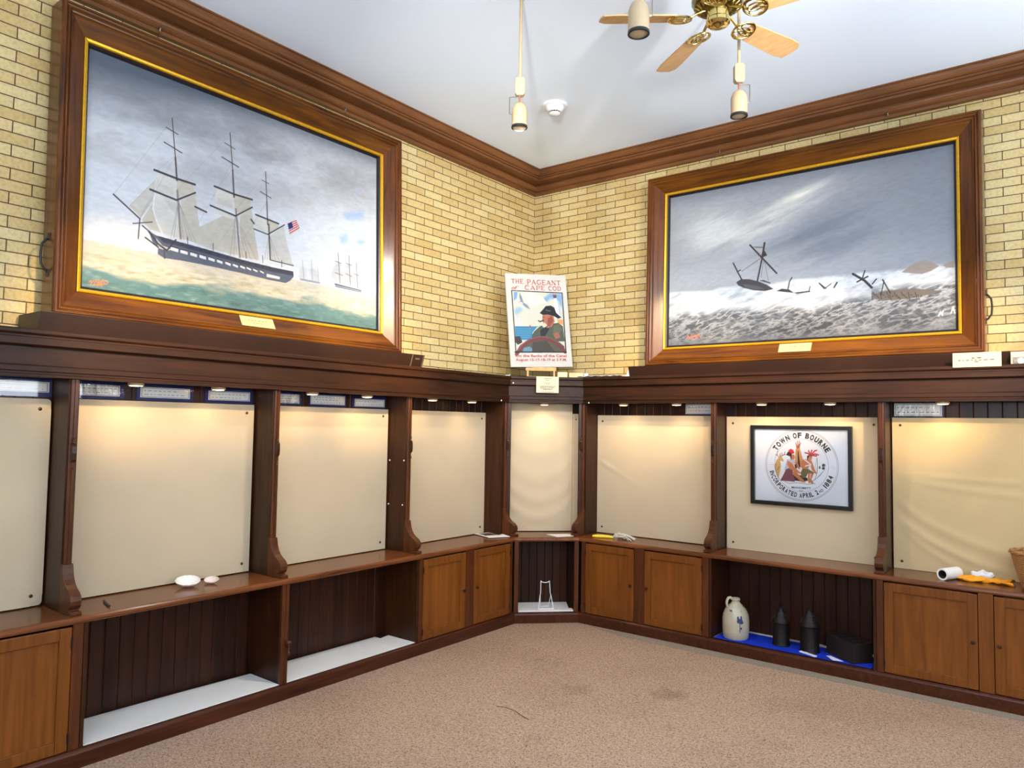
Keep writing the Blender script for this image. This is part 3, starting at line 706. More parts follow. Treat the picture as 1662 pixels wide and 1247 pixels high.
for (a, b), lb in zip(((1.872, 1.918), (2.975, 3.02), (4.10, 4.148), (5.2, 5.246), (6.3, 6.346)),
        ('dark wooden upright with curved corbel, nearest the corner on the left wall', 'dark wooden upright with curved corbel, between the two middle left display boards', 'dark wooden upright with curved corbel, leftmost one in view', 'dark wooden upright with curved corbel, outside the view on the left wall', 'dark wooden upright with curved corbel, last on the left wall')):
    upright(FL, a, b, lb, pins=a == 1.872)
for (a, b), lb in zip(((1.902, 1.948), (3.054, 3.10), (4.206, 4.252), (5.36, 5.406)),
        ('dark wooden upright with curved corbel, left of the framed town seal', 'dark wooden upright with curved corbel, right of the framed town seal', 'dark wooden upright with curved corbel, just past the wicker basket', 'dark wooden upright with curved corbel, last on the right wall')):
    upright(FR, a, b, lb)
cp = [(.82, .1003), (.82, .2995), (.777, .2995), (.742, .334), (.657, .187), (.69, .1003)]
upright(FL, .748, .806, 'dark wooden upright with curved corbel, left jamb of the corner bay', corner=cp)
upright(FR, .738, .792, 'dark wooden upright with curved corbel, right jamb of the corner bay', corner=[(.796, a[1]) if a[0] == .82 else a for a in cp])

# ------------------------------------------------------------ display boards
def board(F, a0, a1, h0, h1, label, d0=.102, dth=.018, wav=0, seed=0, round_=0, screws=(), mat=None, grp='cream display boards', sag=None):
    t = thing('display_board', label, 'board', F((a0+a1)/2, d0, h0), grp)
    mb = MB(); q = math.sqrt(2) if F is FD else 1
    r = .006+round_; pts = []
    for cx, cy, st in ((a0+r, h0+r, 180), (a1-r, h0+r, 270), (a1-r, h1-r, 0), (a0+r, h1-r, 90)):
        for k in range(4): an = R(st+30*k); pts.append((cx+r*math.cos(an), cy+r*math.sin(an)))
    mb.prism([F(s, d0, h) for s, h in pts], [F(s, d0+dth*q*.8, h) for s, h in pts]); mb.build('backing', CREAM2, t)
    # the fabric face, stretched over the board with its wrinkles
    nx, ny = 60, 60; mb = MB(); rnd = np.random.RandomState(seed)
    ph = rnd.rand(6)*6
    for j in range(ny+1):
        for i in range(nx+1):
            u, v = i/nx, j/ny; e = min(1, 14*min(u, 1-u), 14*min(v, 1-v)); z = 0
            if wav: z = wav*(math.sin(7*u+9*v+ph[0])*math.sin(3*v-2*u+ph[1])+.5*math.sin(16*u-21*v+ph[2])*math.sin(4*u+ph[3]))
            if sag: z += sag(u, v)
            mb.v.append(F(a0+(a1-a0)*u, d0+(dth+.001+e*max(-.6*.006, z))*q, h0+(h1-h0)*v))
    for j in range(ny):
        for i in range(nx):
            if r > .015 and (i in (0, nx-1) or j in (0, ny-1)) and (i+j*0 < 3 or i > nx-4) and (j < 3 or j > ny-4): continue
            n = j*(nx+1)+i; mb.f.append((n, n+1, n+nx+2, n+nx+1))
    mb.build('fabric', mat or CREAM, t, smooth=True)
    for (u, v) in screws:
        x = a0+u if u >= 0 else a1+u; y = h0+v if v >= 0 else h1+v
        mb = MB(); c = F(x, d0+(dth)*q, y); 
        rings = []
        for rr, dd in ((.0085, 0), (.0085, .004), (.004, .007)):
            rings.append([F(x+rr*math.cos(k*math.pi/5), d0+(dth+dd)*q, y+rr*math.sin(k*math.pi/5)) for k in range(10)])
        mb.loft(rings); mb.build('screw', BRONZE, t, smooth=True)
    return t
SCR = ((.05, .05), (-.05, .05), (.05, -.05), (-.05, -.05))
board(FL, 4.156, 5.19, .69, 1.69, 'cream fabric display board cut off by the left picture edge', screws=SCR, round_=.012, wav=.0012, seed=2)
board(FL, 3.032, 4.09, .69, 1.695, 'large cream display board above two seashells and a pencil', screws=SCR, wav=.001, seed=3)
board(FL, 1.93, 2.965, .69, 1.695, 'cream display board on the left wall between shells and magazine bays', screws=SCR, wav=.001, seed=4)
board(FL, .824, 1.862, .69, 1.695, 'plain cream display board behind the magazine, with no captions above', screws=SCR, wav=.0008, seed=5)
def sagf(u, v):
    z = 0
    for k, (c, w_, am) in enumerate(((.10, .05, .010), (.24, .06, .011), (.40, .07, .008), (.60, .06, .004))):
        y = c+.14*(2*u-1)**2; z += am*math.exp(-((v-y)/w_)**2)
    return z+.006*math.exp(-((v-(.975-.09*abs(2*u-1)))/.008)**2)
board(FD, -.30, .27, .69, 1.785, 'narrow wrinkled cream fabric board in the corner bay', d0=.802, sag=sagf, seed=6)
st = MB(); st.box(FD, .272, .322, .822, .842, .70, 1.70); o = st.build('board_strip', CREAM2, None, FD(.297, .83, .70), bevel=.003)
tag(o, 'narrow white board strip standing upright beside the corner bay board', 'board strip')
for h in (.74, 1.65):
    mb = MB(); c = [[FD(.30+.006*math.cos(k), .842+dd, h+.006*math.sin(k)) for k in [j*math.pi/5 for j in range(10)]] for dd in (0, .005)]
    mb.loft(c); mb.build('screw', BRONZE, o)
def crease(u, v): return .007*math.exp(-((v-(.62-.55*u))/.016)**2)*math.exp(-(u/.28)**2)+.003*math.exp(-((u-.2)/.03)**2-((v-.28)/.1)**2)
board(FR, .80, 1.892, .69, 1.69, 'creased cream display board above the yellow duster', screws=SCR, wav=.0006, seed=7, sag=crease)
board(FR, 1.955, 3.045, .685, 1.685, 'cream display board on which the framed town seal hangs', screws=SCR, wav=.0008, seed=8)
def wr(u, v):
    z = 0
    for c, s_, a, w_ in ((.05, .9, .009, .022), (.16, .9, .007, .03), (.95, .25, -.002, .05), (.52, .28, .005, .02), (.60, .1, .006, .014), (-.05, 1.1, .006, .02), (1.08, -.9, .005, .02)):
        z += a*math.exp(-((v-(c+ .35*math.exp(-3.2*u)*s_ - .1*u*s_))/w_)**2)*math.exp(-((u-.3)/.45)**2)
    return z
board(FR, 3.108, 4.20, .685, 1.685, 'wrinkled cream display board behind the orange cloth and wicker basket', screws=SCR, wav=.003, seed=9, sag=wr, mat=flat('cream_fabric_warm', (200, 174, 130), .85, spec=.2, noise=.06, nscale=3))
board(FR, 4.258, 5.35, .685, 1.685, 'cream display board beyond the right picture edge', screws=SCR, wav=.001, seed=10)
board(FL, 5.256, 6.29, .69, 1.69, 'cream display board beyond the left picture edge', screws=SCR, wav=.001, seed=11)

# ------------------------------------------------------------ base cabinets
def rail_door(F, s0, s1, h0, h1, root, knob_at, d=.462, slot=None, hinge=True):
    mb = MB(); e = .004; w_ = .052
    a0, a1, b0, b1 = s0+e, s1-e, h0+e, h1-e
    mb.box(F, a0, a0+w_, d-.018, d+.003, b0, b1); mb.box(F, a1-w_, a1, d-.018, d+.003, b0, b1)
    mb.box(F, a0+w_, a1-w_, d-.018, d+.003, b0, b0+w_); mb.box(F, a0+w_, a1-w_, d-.018, d+.003, b1-w_, b1)
    o = mb.build('door', DOORFR, root, bevel=.0025)
    mb = MB(); mb.box(F, a0+w_-.002, a1-w_+.002, d-.014, d-.008, b0+w_-.002, b1-w_+.002); mb.build('door_panel', DOOR, o)
    ks = s1-.027 if knob_at > 0 else s0+.027
    mb = MB(); rings = [[F(ks+r*math.cos(k*math.pi/6), d+.003+dd, .362+r*math.sin(k*math.pi/6)) for k in range(12)] for r, dd in ((.006, 0), (.005, .008), (.0105, .013), (.0115, .018), (.009, .023), (.003, .025))]
    mb.loft(rings); mb.build('knob', W_V, o, smooth=True)
    hs_ = s0+.004 if knob_at > 0 else s1-.004
    for hh in (h0+.06, h1-.075):
        mb = MB(); mb.box(F, hs_-.004, hs_+.004, d+.001, d+.006, hh-.022, hh+.022); mb.build('hinge', IRON, o)
    return o
H0, H1, FD_ = .084, .645, .462
def face(mb, F, s0, s1, h0=.0818, h1=.652, d=.462): mb.box(F, s0, s1, d-.02, d, h0, h1)
def cabinet(F, s0, s1, doors, stiles, label):
    t = thing('base_cabinet', label, 'cabinet', F((s0+s1)/2, .4, .082), 'base cabinets with doors')
    mb = MB(); mb.box(F, s0+.002, s0+.02, .12, .442, .083, .650); mb.box(F, s1-.02, s1-.002, .12, .442, .083, .650); mb.box(F, s0+.02, s1-.02, .105, .12, .083, .650); mb.box(F, s0+.02, s1-.02, .12, .442, .083, .095)
    mb.build('carcass', W_V, t)
    for a, b in stiles: mb = MB(); face(mb, F, a, b, .083, .6515); mb.build('stile', DOORFR if a == 3.618 else STILE, t, bevel=.0015)
    for a, b, k in doors: rail_door(F, a, b, H0, H1, t, k)
    return t
cabinet(FL, .862, 1.917, [(.893, 1.338, 1), (1.43, 1.882, -1)], [(.862, .893), (1.338, 1.43), (1.882, 1.917)], 'two-door oak base cabinet below the magazine, left of the corner')
cabinet(FL, 4.099, 5.25, [(4.146, 4.63, 1), (4.72, 5.205, -1)], [(4.099, 4.146), (4.63, 4.72), (5.205, 5.25)], 'oak base cabinet with panelled door at the bottom left edge of the picture')
cabinet(FL, 5.254, 6.4, [(5.29, 5.78, -1), (5.87, 6.36, 1)], [(5.254, 5.29), (5.78, 5.87), (6.36, 6.4)], 'oak base cabinet out of view at the left')
cabinet(FR, .862, 1.953, [(.90, 1.347, 1), (1.433, 1.906, -1)], [(.862, .90), (1.347, 1.433), (1.906, 1.953)], 'two-door oak base cabinet below the yellow duster, right of the corner')
cabinet(FR, 3.069, 4.245, [(3.109, 3.618, 1), (3.693, 4.2, -1)], [(3.069, 3.109), (3.618, 3.693), (4.2, 4.245)], 'oak base cabinet below the lint roller at the right edge')
cabinet(FR, 4.249, 5.42, [(4.29, 4.79, 1), (4.875, 5.375, -1)], [(4.249, 4.29), (4.79, 4.875), (5.375, 5.42)], 'oak base cabinet out of view at the right')
def niche(F, s0, s1, label, left, right, back=.12, floor=W_Y):
    t = thing('open_cabinet', label, 'cabinet', F((s0+s1)/2, .4, .082), 'open-fronted base cabinets')
    mb = MB(); planks(mb, F, s0+.018, s1-.018, back-.015, back, .083, .650); mb.build('back_boards', BACKV, t)
    mb = MB(); mb.box(F, s0+.002, s0+.018, back-.015, .458, .083, .650); mb.build('side_panel', W_V, t)
    mb = MB(); mb.box(F, s1-.018, s1-.002, back-.015, .458, .083, .650); mb.build('side_panel', W_V, t)
    mb = MB(); mb.box(F, s0+.018, s1-.018, back, .458, .0822, .0842); mb.build('bottom', floor, t)
    for a, b in ([left] if left else [])+([right] if right else []):
        mb = MB(); face(mb, F, a, b, .083, .6515); mb.build('stile', DOORFR if a == 3.618 else STILE, t, bevel=.0015)
    return t
niche(FL, 3.003, 4.097, 'open dark cabinet with white liner at the lower left', (3.003, 3.026), None)
t = niche(FL, 1.919, 3.001, 'open dark cabinet with white liner, just left of the two-door cabinet', (2.979, 3.001), None)
mb = MB(); mb.lathe([(.001, .0), (.012, -.004), (.016, -.012), (.013, -.018), (.005, -.022), (.0045, -.06), (.009, -.068), (.006, -.085), (.001, -.09)], FL(2.990, .485, .335), 12); mb.box(FL, 2.984, 2.996, .4625, .486, .29, .33)
mb.build('carved_peg', STILE, t, smooth=True)
niche(FR, 1.955, 3.067, 'open dark cabinet lined with blue cloth holding the jug', None, None, floor=W_X)
# corner unit
t = thing('open_cabinet', 'small open corner cabinet holding a white wire stand', 'cabinet', FD(0, 1.2, .082), 'open-fronted base cabinets')
Kf = .462+sd(.462); hl = (sd(.462)-.462)*.7071
mb = MB(); planks(mb, FD, -.30, .30, .86, .885, .083, .650, .07); mb.build('back_boards', BACKV, t)
for k in (-1, 1):
    mb = MB(); mb.loft([[FD(k*a, K, h) for a, K in ((.232, Kf-.006), (.245, Kf-.006), (.345, .95), (.30, .87), (.285, .87))] for h in (.083, .650)]); mb.build('side_panel', W_V, t)
    mb = MB(); mb.loft([[FD(k*a, K, h) for a, K in ((.230, Kf), (hl-.001, Kf), (hl-.001, Kf-.03), (.230, Kf-.03))] for h in (.083, .6515)]); mb.build('stile', STILE, t, bevel=.0015)
mb = MB(); mb.loft([[FD(a, K, h) for a, K in ((-.24, Kf-.002), (.24, Kf-.002), (.30, .885), (-.30, .885))] for h in (.0822, .0842)]); mb.build('bottom', W_X, t)

# ------------------------------------------------------------ liners
def slab(name, pts, h0, h1, mat, label, cat, grp=None, bevel=0):
    mb = MB(); mb.loft([[(x, y, h) for x, y in pts] for h in (h0, h1)]); cx = sum(p[0] for p in pts)/len(pts); cy = sum(p[1] for p in pts)/len(pts)
    return tag(mb.build(name, mat, None, (cx, cy, h0), bevel=bevel), label, cat, grp)
LN = 'white liners in the open cabinets'
slab('shelf_liner', [(.135, -4.076), (.455, -4.076), (.455, -3.0275), (.17, -3.0275), (.15, -3.4)], .0846, .0885, WHITE, 'white liner on the bottom of the open cabinet at lower left', 'shelf liner', LN)
slab('shelf_liner', [(.135, -2.978), (.455, -2.978), (.455, -1.94), (.19, -1.94), (.205, -2.03), (.15, -2.03)], .0846, .0885, WHITE, 'white liner in the open cabinet left of the two-door cabinet', 'shelf liner', LN)
q = lambda a, K: FD(a, K, 0)[:2]
slab('shelf_liner', [q(-.226, Kf-.012), q(.226, Kf-.012), q(.226, Kf-.1), q(.20, Kf-.1), q(.222, .90), q(-.262, .895)], .0846, .096, WHITE, 'thick white liner under the wire stand in the corner cabinet', 'shelf liner', LN)
slab('shelf_liner', [(1.985, -.125), (3.03, -.125), (3.03, -.44), (1.985, -.44)], .0846, .0885, WHITE, 'white liner edge showing behind the blue cloth', 'shelf liner', LN)
slab('blue_cloth', [(1.99, -.165), (3.035, -.20), (3.035, -.455), (1.99, -.455)], .0887, .0905, BLUE, 'bright blue cloth spread under the stoneware jug and lanterns', 'cloth')

# ------------------------------------------------------------ puck lights
LENS = flat('puck_lens', (255, 236, 200), .4, emit=(255, 214, 150), es=14)
proto = thing('puck_light', 'small warm puck light under the shelf', 'light', (0, 0, 0), 'puck lights under the mantel shelf')
MB().lathe([(.030, .0), (.036, -.006), (.040, -.026), (.036, -.030), (.028, -.028)], n=24).build('housing', flat('puck_housing', (190, 160, 120), .4), proto, smooth=True)
MB().lathe([(.001, -.0283), (.029, -.0283), (.031, -.031), (.001, -.0335)], n=24).build('lens', LENS, proto, smooth=True)
pk = [(FL, 3.82, 'puck light above the large board, nearest the left edge of the picture'), (FL, 3.36, 'puck light above the large board, on the side towards the corner'), (FL, 2.717, 'puck light over the second left board from the corner, its left one'), (FL, 2.264, 'puck light over the second left board from the corner, its right one'),
      (FL, 1.626, 'puck light above the captionless left board, its left one'), (FL, 1.175, 'puck light above the captionless left board, its right one'), (FD, 0.0, 'single bright puck light in the corner bay'),
      (FR, 1.135, 'puck light above the creased board, nearer the corner'), (FR, 1.607, 'puck light above the creased board, nearer the town seal'), (FR, 2.277, 'puck light above the left side of the framed town seal'), (FR, 2.75, 'puck light above the right side of the framed town seal'), (FR, 3.428, 'puck light at the right end of the caption above the wrinkled board'), (FR, 4.02, 'puck light above the wicker basket, beyond the picture edge')]
for i, (F, s, lb) in enumerate(pk):
    p = F(s, .27 if F is not FD else 1.0, 1.7995)
    o = proto if i == 0 else dup(proto)
    o.location = p; o['label'] = lb
    e = 3.2 if F is not FL else 2.2
    light('puck_glow', 'SPOT', (p[0], p[1], p[2]-.04), (p[0], p[1], 0), e*(1.5 if F is FD else 1), (1, .72, .42), .025, None, 150, .8)

# ------------------------------------------------------------ text
def text_geo(s, bold=0.0):
    cu = bpy.data.curves.new('t', 'FONT'); cu.body = s; cu.size = 1; cu.offset = bold; cu.resolution_u = 3
    o = bpy.data.objects.new('t', cu); C.objects.link(o); bpy.context.view_layer.update()
    me = o.evaluated_get(bpy.context.evaluated_depsgraph_get()).to_mesh()
    v = [(p.co.x, p.co.y) for p in me.vertices]; f = [tuple(p.vertices) for p in me.polygons]
    bpy.data.objects.remove(o); bpy.data.curves.remove(cu)
    return v, f
def put_text(mb, G, s, cx, cy, h, w_=None, bold=.0, italic=0, rot=0):
    """G(x,y) -> 3D; cap height h, centred at cx, cy, squeezed to width w_"""
    v, f = text_geo(s, bold)
    if not v: return
    x0 = min(p[0] for p in v); x1 = max(p[0] for p in v); k = h/.69; kx = k if w_ is None else w_/(x1-x0); xm = (x0+x1)/2
    n = len(mb.v); c, sn = math.cos(rot), math.sin(rot)
    for x, y in v:
        X = (x-xm+italic*y)*kx; Y = (y-.345)*k; mb.v.append(G(cx+X*c-Y*sn, cy+X*sn+Y*c))
    mb.f += [tuple(n+i for i in q) for q in f]
def dashes(mb, G, x0, x1, y, h, seed=1, dens=1):
    r = random.Random(seed); x = x0
    while x < x1-.001:
        l = r.uniform(1.4, 5)*h*dens; e = min(x+l, x1)
        n = len(mb.v); mb.v += [G(x, y-h/2), G(e, y-h/2), G(e, y+h/2), G(x, y+h/2)]; mb.f.append((n, n+1, n+2, n+3)); x = e+h*.8
SERIF = {  # strokes: (x0,y0,x1,y1,width) in a unit-high box; then the advance
 'T': ([(.36, 0, .36, 1, .15), (.02, .96, .70, .96, .08), (.04, .80, .04, 1, .05), (.68, .80, .68, 1, .05), (.22, .02, .5, .02, .05)], .78),
 'H': ([(.16, 0, .16, 1, .14), (.62, 0, .62, 1, .14), (.16, .5, .62, .5, .07), (.03, .02, .29, .02, .05), (.03, .98, .29, .98, .05), (.49, .02, .75, .02, .05), (.49, .98, .75, .98, .05)], .86),
 'E': ([(.16, 0, .16, 1, .14), (.03, .97, .62, .97, .07), (.03, .03, .64, .03, .07), (.16, .52, .48, .52, .07), (.61, .8, .61, 1, .05), (.63, 0, .63, .2, .05), (.48, .42, .48, .62, .05)], .74),
 'P': ([(.16, 0, .16, 1, .14), (.03, .97, .45, .97, .07), (.16, .46, .45, .46, .07), (.45, .97, .62, .85, .1), (.62, .87, .62, .58, .13), (.62, .6, .45, .46, .1), (.03, .02, .31, .02, .05)], .74),
 'A': ([(.12, 0, .42, 1, .08), (.40, 1, .72, 0, .15), (.22, .33, .60, .33, .07), (.0, .02, .24, .02, .05), (.56, .02, .86, .02, .05)], .9),
 'G': ([(.70, .82, .52, .97, .08), (.55, .97, .30, .97, .09), (.32, .97, .12, .75, .13), (.11, .78, .11, .25, .14), (.11, .28, .30, .03, .13), (.28, .03, .58, .03, .09), (.68, .02, .68, .42, .13), (.52, .43, .80, .43, .05), (.70, .8, .70, 1, .05)], .88),
 'N': ([(.14, 0, .14, 1, .08), (.66, 0, .66, 1, .08), (.12, 1, .66, 0, .15), (.0, .98, .2, .98, .05), (.03, .02, .26, .02, .05), (.54, .98, .8, .98, .05)], .86),
 'C': ([(.72, .80, .54, .97, .09), (.56, .97, .30, .97, .09), (.32, .97, .12, .75, .13), (.11, .78, .11, .25, .14), (.11, .28, .30, .03, .13), (.28, .03, .56, .03, .09), (.54, .03, .72, .18, .08), (.71, .78, .71, 1, .05)], .84),
 'O': ([(.32, .97, .52, .97, .09), (.33, .98, .12, .75, .12), (.11, .78, .11, .25, .14), (.11, .26, .33, .02, .12), (.32, .03, .52, .03, .09), (.5, .98, .72, .75, .12), (.73, .78, .73, .25, .14), (.72, .26, .5, .02, .12)], .9),
 'D': ([(.16, 0, .16, 1, .14), (.03, .97, .45, .97, .07), (.03, .03, .45, .03, .07), (.43, .98, .68, .74, .11), (.69, .77, .69, .24, .14), (.68, .26, .43, .02, .11)], .84),
 ' ': ([], .45)}
def serif_text(mb, G, s, x0, x1, y, h):
    tot = sum(SERIF[c][1] for c in s); k = (x1-x0)/tot; x = x0
    for c in s:
        for a, b, c2, d, w_ in SERIF[c][0]:
            p0, p1 = Vector((x+a*k, y+b*h)), Vector((x+c2*k, y+d*h)); t = (p1-p0); 
            if t.length < 1e-6: continue
            nn = Vector((-t.y, t.x)).normalized()*w_*h*.8; n = len(mb.v)
            mb.v += [G(*(p0-nn)), G(*(p1-nn)), G(*(p1+nn)), G(*(p0+nn))]; mb.f.append((n, n+1, n+2, n+3))
        x += SERIF[c][1]*k
def flatb(mb, name, mat, parent): return mb.build(name, mat, parent, recalc=False)

# ------------------------------------------------------------ caption signs above the boards
def caption(F, s0, s1, h0, h1, label, m=(.02, .02, .016, .022), sgn=1, seed=1, lines=2, border=NAVY, crinkle=False):
    """blue card with a bordered white label in the middle"""
    t = thing('caption_sign', label, 'sign', F((s0+s1)/2, .105, h0), 'caption signs above the display boards')
    MB().box(F, s0, s1, .1005, .105, h0, h1).build('backing_card', border, t)
    a0, a1, b0, b1 = s0+m[0], s1-m[1], h0+m[2], h1-m[3]
    MB().box(F, a0, a1, .105, .1062, b0, b1).build('label_card', PAPER, t)
    L, Rr = (a1, a0) if F is FL else (a0, a1)
    G = lambda x, y: F(L+(Rr-L)*x, .1066, b0+(b1-b0)*y); W_ = abs(a1-a0); H_ = b1-b0; mb = MB(); e = .003
    for x0, x1, y0, y1 in ((.02, .98, .06, .06+e/H_*.8), (.02, .98, .94-e/H_*.8, .94), (.02, .02+e/W_, .06, .94), (.98-e/W_, .98, .06, .94)):
        mb.quad(G(x0, y0), G(x1, y0), G(x1, y1), G(x0, y1))
    for i in range(lines): dashes(mb, lambda x, y: G(x, y), .07, .93-.16*((i+seed) % 2), .66-.36*i if lines == 2 else .75-.25*i, .05, seed*7+i, .35)
    flatb(mb, 'lettering', INKG, t)
    # clear laminate over the card, buckled so it catches the lights
    n = 24 if crinkle else 6; mb = MB(); rnd = random.Random(seed)
    for j in range(7):
        for i in range(n*2+1):
            z = rnd.uniform(0, .011) if crinkle and 0 < j < 6 and (i < n*2*.8) else .0005
            mb.v.append(F(s0+(s1-s0)*i/(n*2), .1075+z, h0+(h1-h0)*j/6))
    for j in range(6):
        for i in range(n*2): q = j*(n*2+1)+i; mb.f.append((q, q+1, q+n*2+2, q+n*2+1))
    mb.build('laminate', LAM, t, smooth=True)
    return t
LAM, N_, L_, b_ = newmat('clear_laminate')
tr = N_.new('ShaderNodeBsdfTransparent'); gl = N_.new('ShaderNodeBsdfGlossy'); gl.inputs['Roughness'].default_value = .09; fr = N_.new('ShaderNodeFresnel'); fr.inputs[0].default_value = 1.5
mxs = N_.new('ShaderNodeMixShader'); L_.new(fr.outputs[0], mxs.inputs[0]); L_.new(tr.outputs[0], mxs.inputs[1]); L_.new(gl.outputs[0], mxs.inputs[2]); L_.new(mxs.outputs[0], N_['Material Output'].inputs['Surface'])
caption(FL, 4.152, 4.56, 1.70, 1.795, 'blue caption sign at the far left, above the cut-off board', seed=1, m=(.012, .02, .022, .022))
caption(FL, 3.806, 4.06, 1.70, 1.795, 'crinkled caption sign catching bright glare, leftmost above the large board', seed=2, crinkle=True)
caption(FL, 3.418, 3.738, 1.70, 1.795, 'blue caption sign in the middle above the large left board', seed=3)
caption(FL, 3.034, 3.345, 1.70, 1.792, 'blue caption sign at the right end above the large left board', seed=4)
caption(FL, 2.68, 2.90, 1.70, 1.79, 'caption sign half hidden behind an upright, above the second board from the corner', seed=5, lines=3, crinkle=True, m=(.014, .014, .014, .018))
caption(FL, 2.31, 2.617, 1.70, 1.79, 'caption sign with glare, middle one above the second board from the corner', seed=6, lines=3, m=(.01, .012, .014, .014))
caption(FL, 1.944, 2.253, 1.70, 1.79, 'caption sign at the right end above the second board from the corner', seed=7, m=(.012, .02, .01, .026))
caption(FR, 1.602, 1.88, 1.695, 1.79, 'caption sign with thin blue edge above the creased board on the right wall', seed=8, m=(.006, .002, .01, .004))
caption(FR, 3.118, 3.408, 1.69, 1.785, 'caption sign with curling laminate above the wrinkled right board', seed=9, m=(.002, .008, .006, .004), crinkle=True)

# ------------------------------------------------------------ painted surfaces: a small painter that lays pigment on a fine mesh
def vnoise(H, W, fy, fx, seed, octs=4, shear=0.0):
    rnd = np.random.RandomState(seed); out = np.zeros((H, W)); amp = 1; tot = 0
    vv, uu = np.mgrid[0:H, 0:W]; vv = vv/H; uu = uu/W + vv*shear
    uu = uu-uu.min()
    for o in range(octs):
        gy, gx = int(fy*2**o)+3, int(fx*2**o*(1+abs(shear)))+4; g = rnd.rand(gy, gx)
        y = vv*fy*2**o; x = uu*fx*2**o; yi = y.astype(int); xi = x.astype(int); fy_ = y-yi; fx_ = x-xi
        fy_ = fy_*fy_*(3-2*fy_); fx_ = fx_*fx_*(3-2*fx_); xi = np.minimum(xi, gx-2); yi = np.minimum(yi, gy-2)
        out += amp*((g[yi, xi]*(1-fx_)+g[yi, xi+1]*fx_)*(1-fy_)+(g[yi+1, xi]*(1-fx_)+g[yi+1, xi+1]*fx_)*fy_); tot += amp; amp *= .55
    return out/tot
def mixc(img, col, a):
    a = np.clip(a, 0, 1)[..., None]; return img*(1-a)+np.array(col, float)[None, None]*a
def paint(img, ops, asp):
    H, W = img.shape[:2]
    for ln in ops.strip().split('\n'):
        kind = ln[0]; ps = ln[1:].split('|'); col = [float(x) for x in ps[0].split()]; al = col[3] if len(col) > 3 else 1; col = np.array(col[:3])
        pts = np.array([[float(q) for q in p.split(',')] for p in ps[1].split()])
        if kind == 'P':
            x0, x1 = max(0, int(pts[:, 0].min()*W)-1), min(W, int(pts[:, 0].max()*W)+2); y0, y1 = max(0, int(pts[:, 1].min()*H)-1), min(H, int(pts[:, 1].max()*H)+2)
            if x1 <= x0 or y1 <= y0: continue
            S = 3; yy, xx = np.mgrid[y0*S:y1*S, x0*S:x1*S]; xx = (xx+.5)/S/W; yy = (yy+.5)/S/H; ins = np.zeros(xx.shape, bool)
            for i in range(len(pts)):
                (ax, ay), (bx, by) = pts[i-1], pts[i]
                if ay == by: continue
                c = (ay > yy) != (by > yy); ins ^= c & (xx < (bx-ax)*(yy-ay)/(by-ay)+ax)
            cov = ins.reshape(y1-y0, S, x1-x0, S).mean((1, 3))
            if al < 1:
                k = 5; pad = np.pad(cov, k, mode='edge'); cov = sum(pad[i:i+cov.shape[0], j:j+cov.shape[1]] for i in range(0, 2*k+1, 2) for j in range(0, 2*k+1, 2))/36
        else:
            wd = float(ps[2])*W*.5; cov = None; P = pts*[W, H]
            x0, x1 = max(0, int(P[:, 0].min()-wd-2)), min(W, int(P[:, 0].max()+wd+3)); y0, y1 = max(0, int(P[:, 1].min()-wd-2)), min(H, int(P[:, 1].max()+wd+3))
            if x1 <= x0 or y1 <= y0: continue
            yy, xx = np.mgrid[y0:y1, x0:x1]; xx = xx+.5; yy = yy+.5; cov = np.zeros(xx.shape)
            for i in range(len(P)-1):
                a, b = P[i], P[i+1]; d = b-a; t = np.clip(((xx-a[0])*d[0]+(yy-a[1])*d[1])/max(1e-9, d@d), 0, 1)
                cov = np.maximum(cov, np.clip(wd+.5-np.hypot(xx-a[0]-t*d[0], yy-a[1]-t*d[1]), 0, 1))
            if wd < .5: cov = cov*min(1, .35+wd)
        cov = (cov*al)[..., None]; img[y0:y1, x0:x1] = img[y0:y1, x0:x1]*(1-cov)+col*cov
    return img
def lay(img, G, name, parent, mat, gain=1.0):
    """img (H,W,3) in display values 0..255 -> fine mesh whose points carry the pigment; G(u,v) with v downwards"""
    H, W = img.shape[:2]; c = np.clip(img/255, 0, 1); c = np.where(c <= .04045, c/12.92, ((c+.055)/1.055)**2.4)*gain
    p00, p10, p01 = (np.array(G(u, v)) for u, v in ((0, 0), (1, 0), (0, 1)))
    uu, vv = np.meshgrid(np.linspace(0, 1, W), np.linspace(0, 1, H)); co = p00+uu[..., None]*(p10-p00)+vv[..., None]*(p01-p00)-np.array(parent.get('_b'))
    me = bpy.data.meshes.new(name); n = H*W; me.vertices.add(n); me.vertices.foreach_set('co', co.reshape(-1).astype(np.float32))
    i = np.arange(n).reshape(H, W); q = np.stack([i[1:, :-1], i[1:, 1:], i[:-1, 1:], i[:-1, :-1]], -1).reshape(-1, 4)
    nf = len(q); me.loops.add(nf*4); me.loops.foreach_set('vertex_index', q.reshape(-1).astype(np.int32)); me.polygons.add(nf)
    me.polygons.foreach_set('loop_start', (np.arange(nf)*4).astype(np.int32)); me.polygons.foreach_set('loop_total', np.full(nf, 4, np.int32))
    me.update(calc_edges=True)
    a = me.color_attributes.new('pigment', 'FLOAT_COLOR', 'POINT'); a.data.foreach_set('color', np.concatenate([c.reshape(-1, 3), np.ones((n, 1))], 1).reshape(-1).astype(np.float32))
    o = bpy.data.objects.new(name, me); C.objects.link(o); o.parent = parent; o['_b'] = parent.get('_b'); me.materials.append(mat); return o
def sea_uv(W, H): vv, uu = np.mgrid[0:H, 0:W]; return (uu+.5)/W, (vv+.5)/H
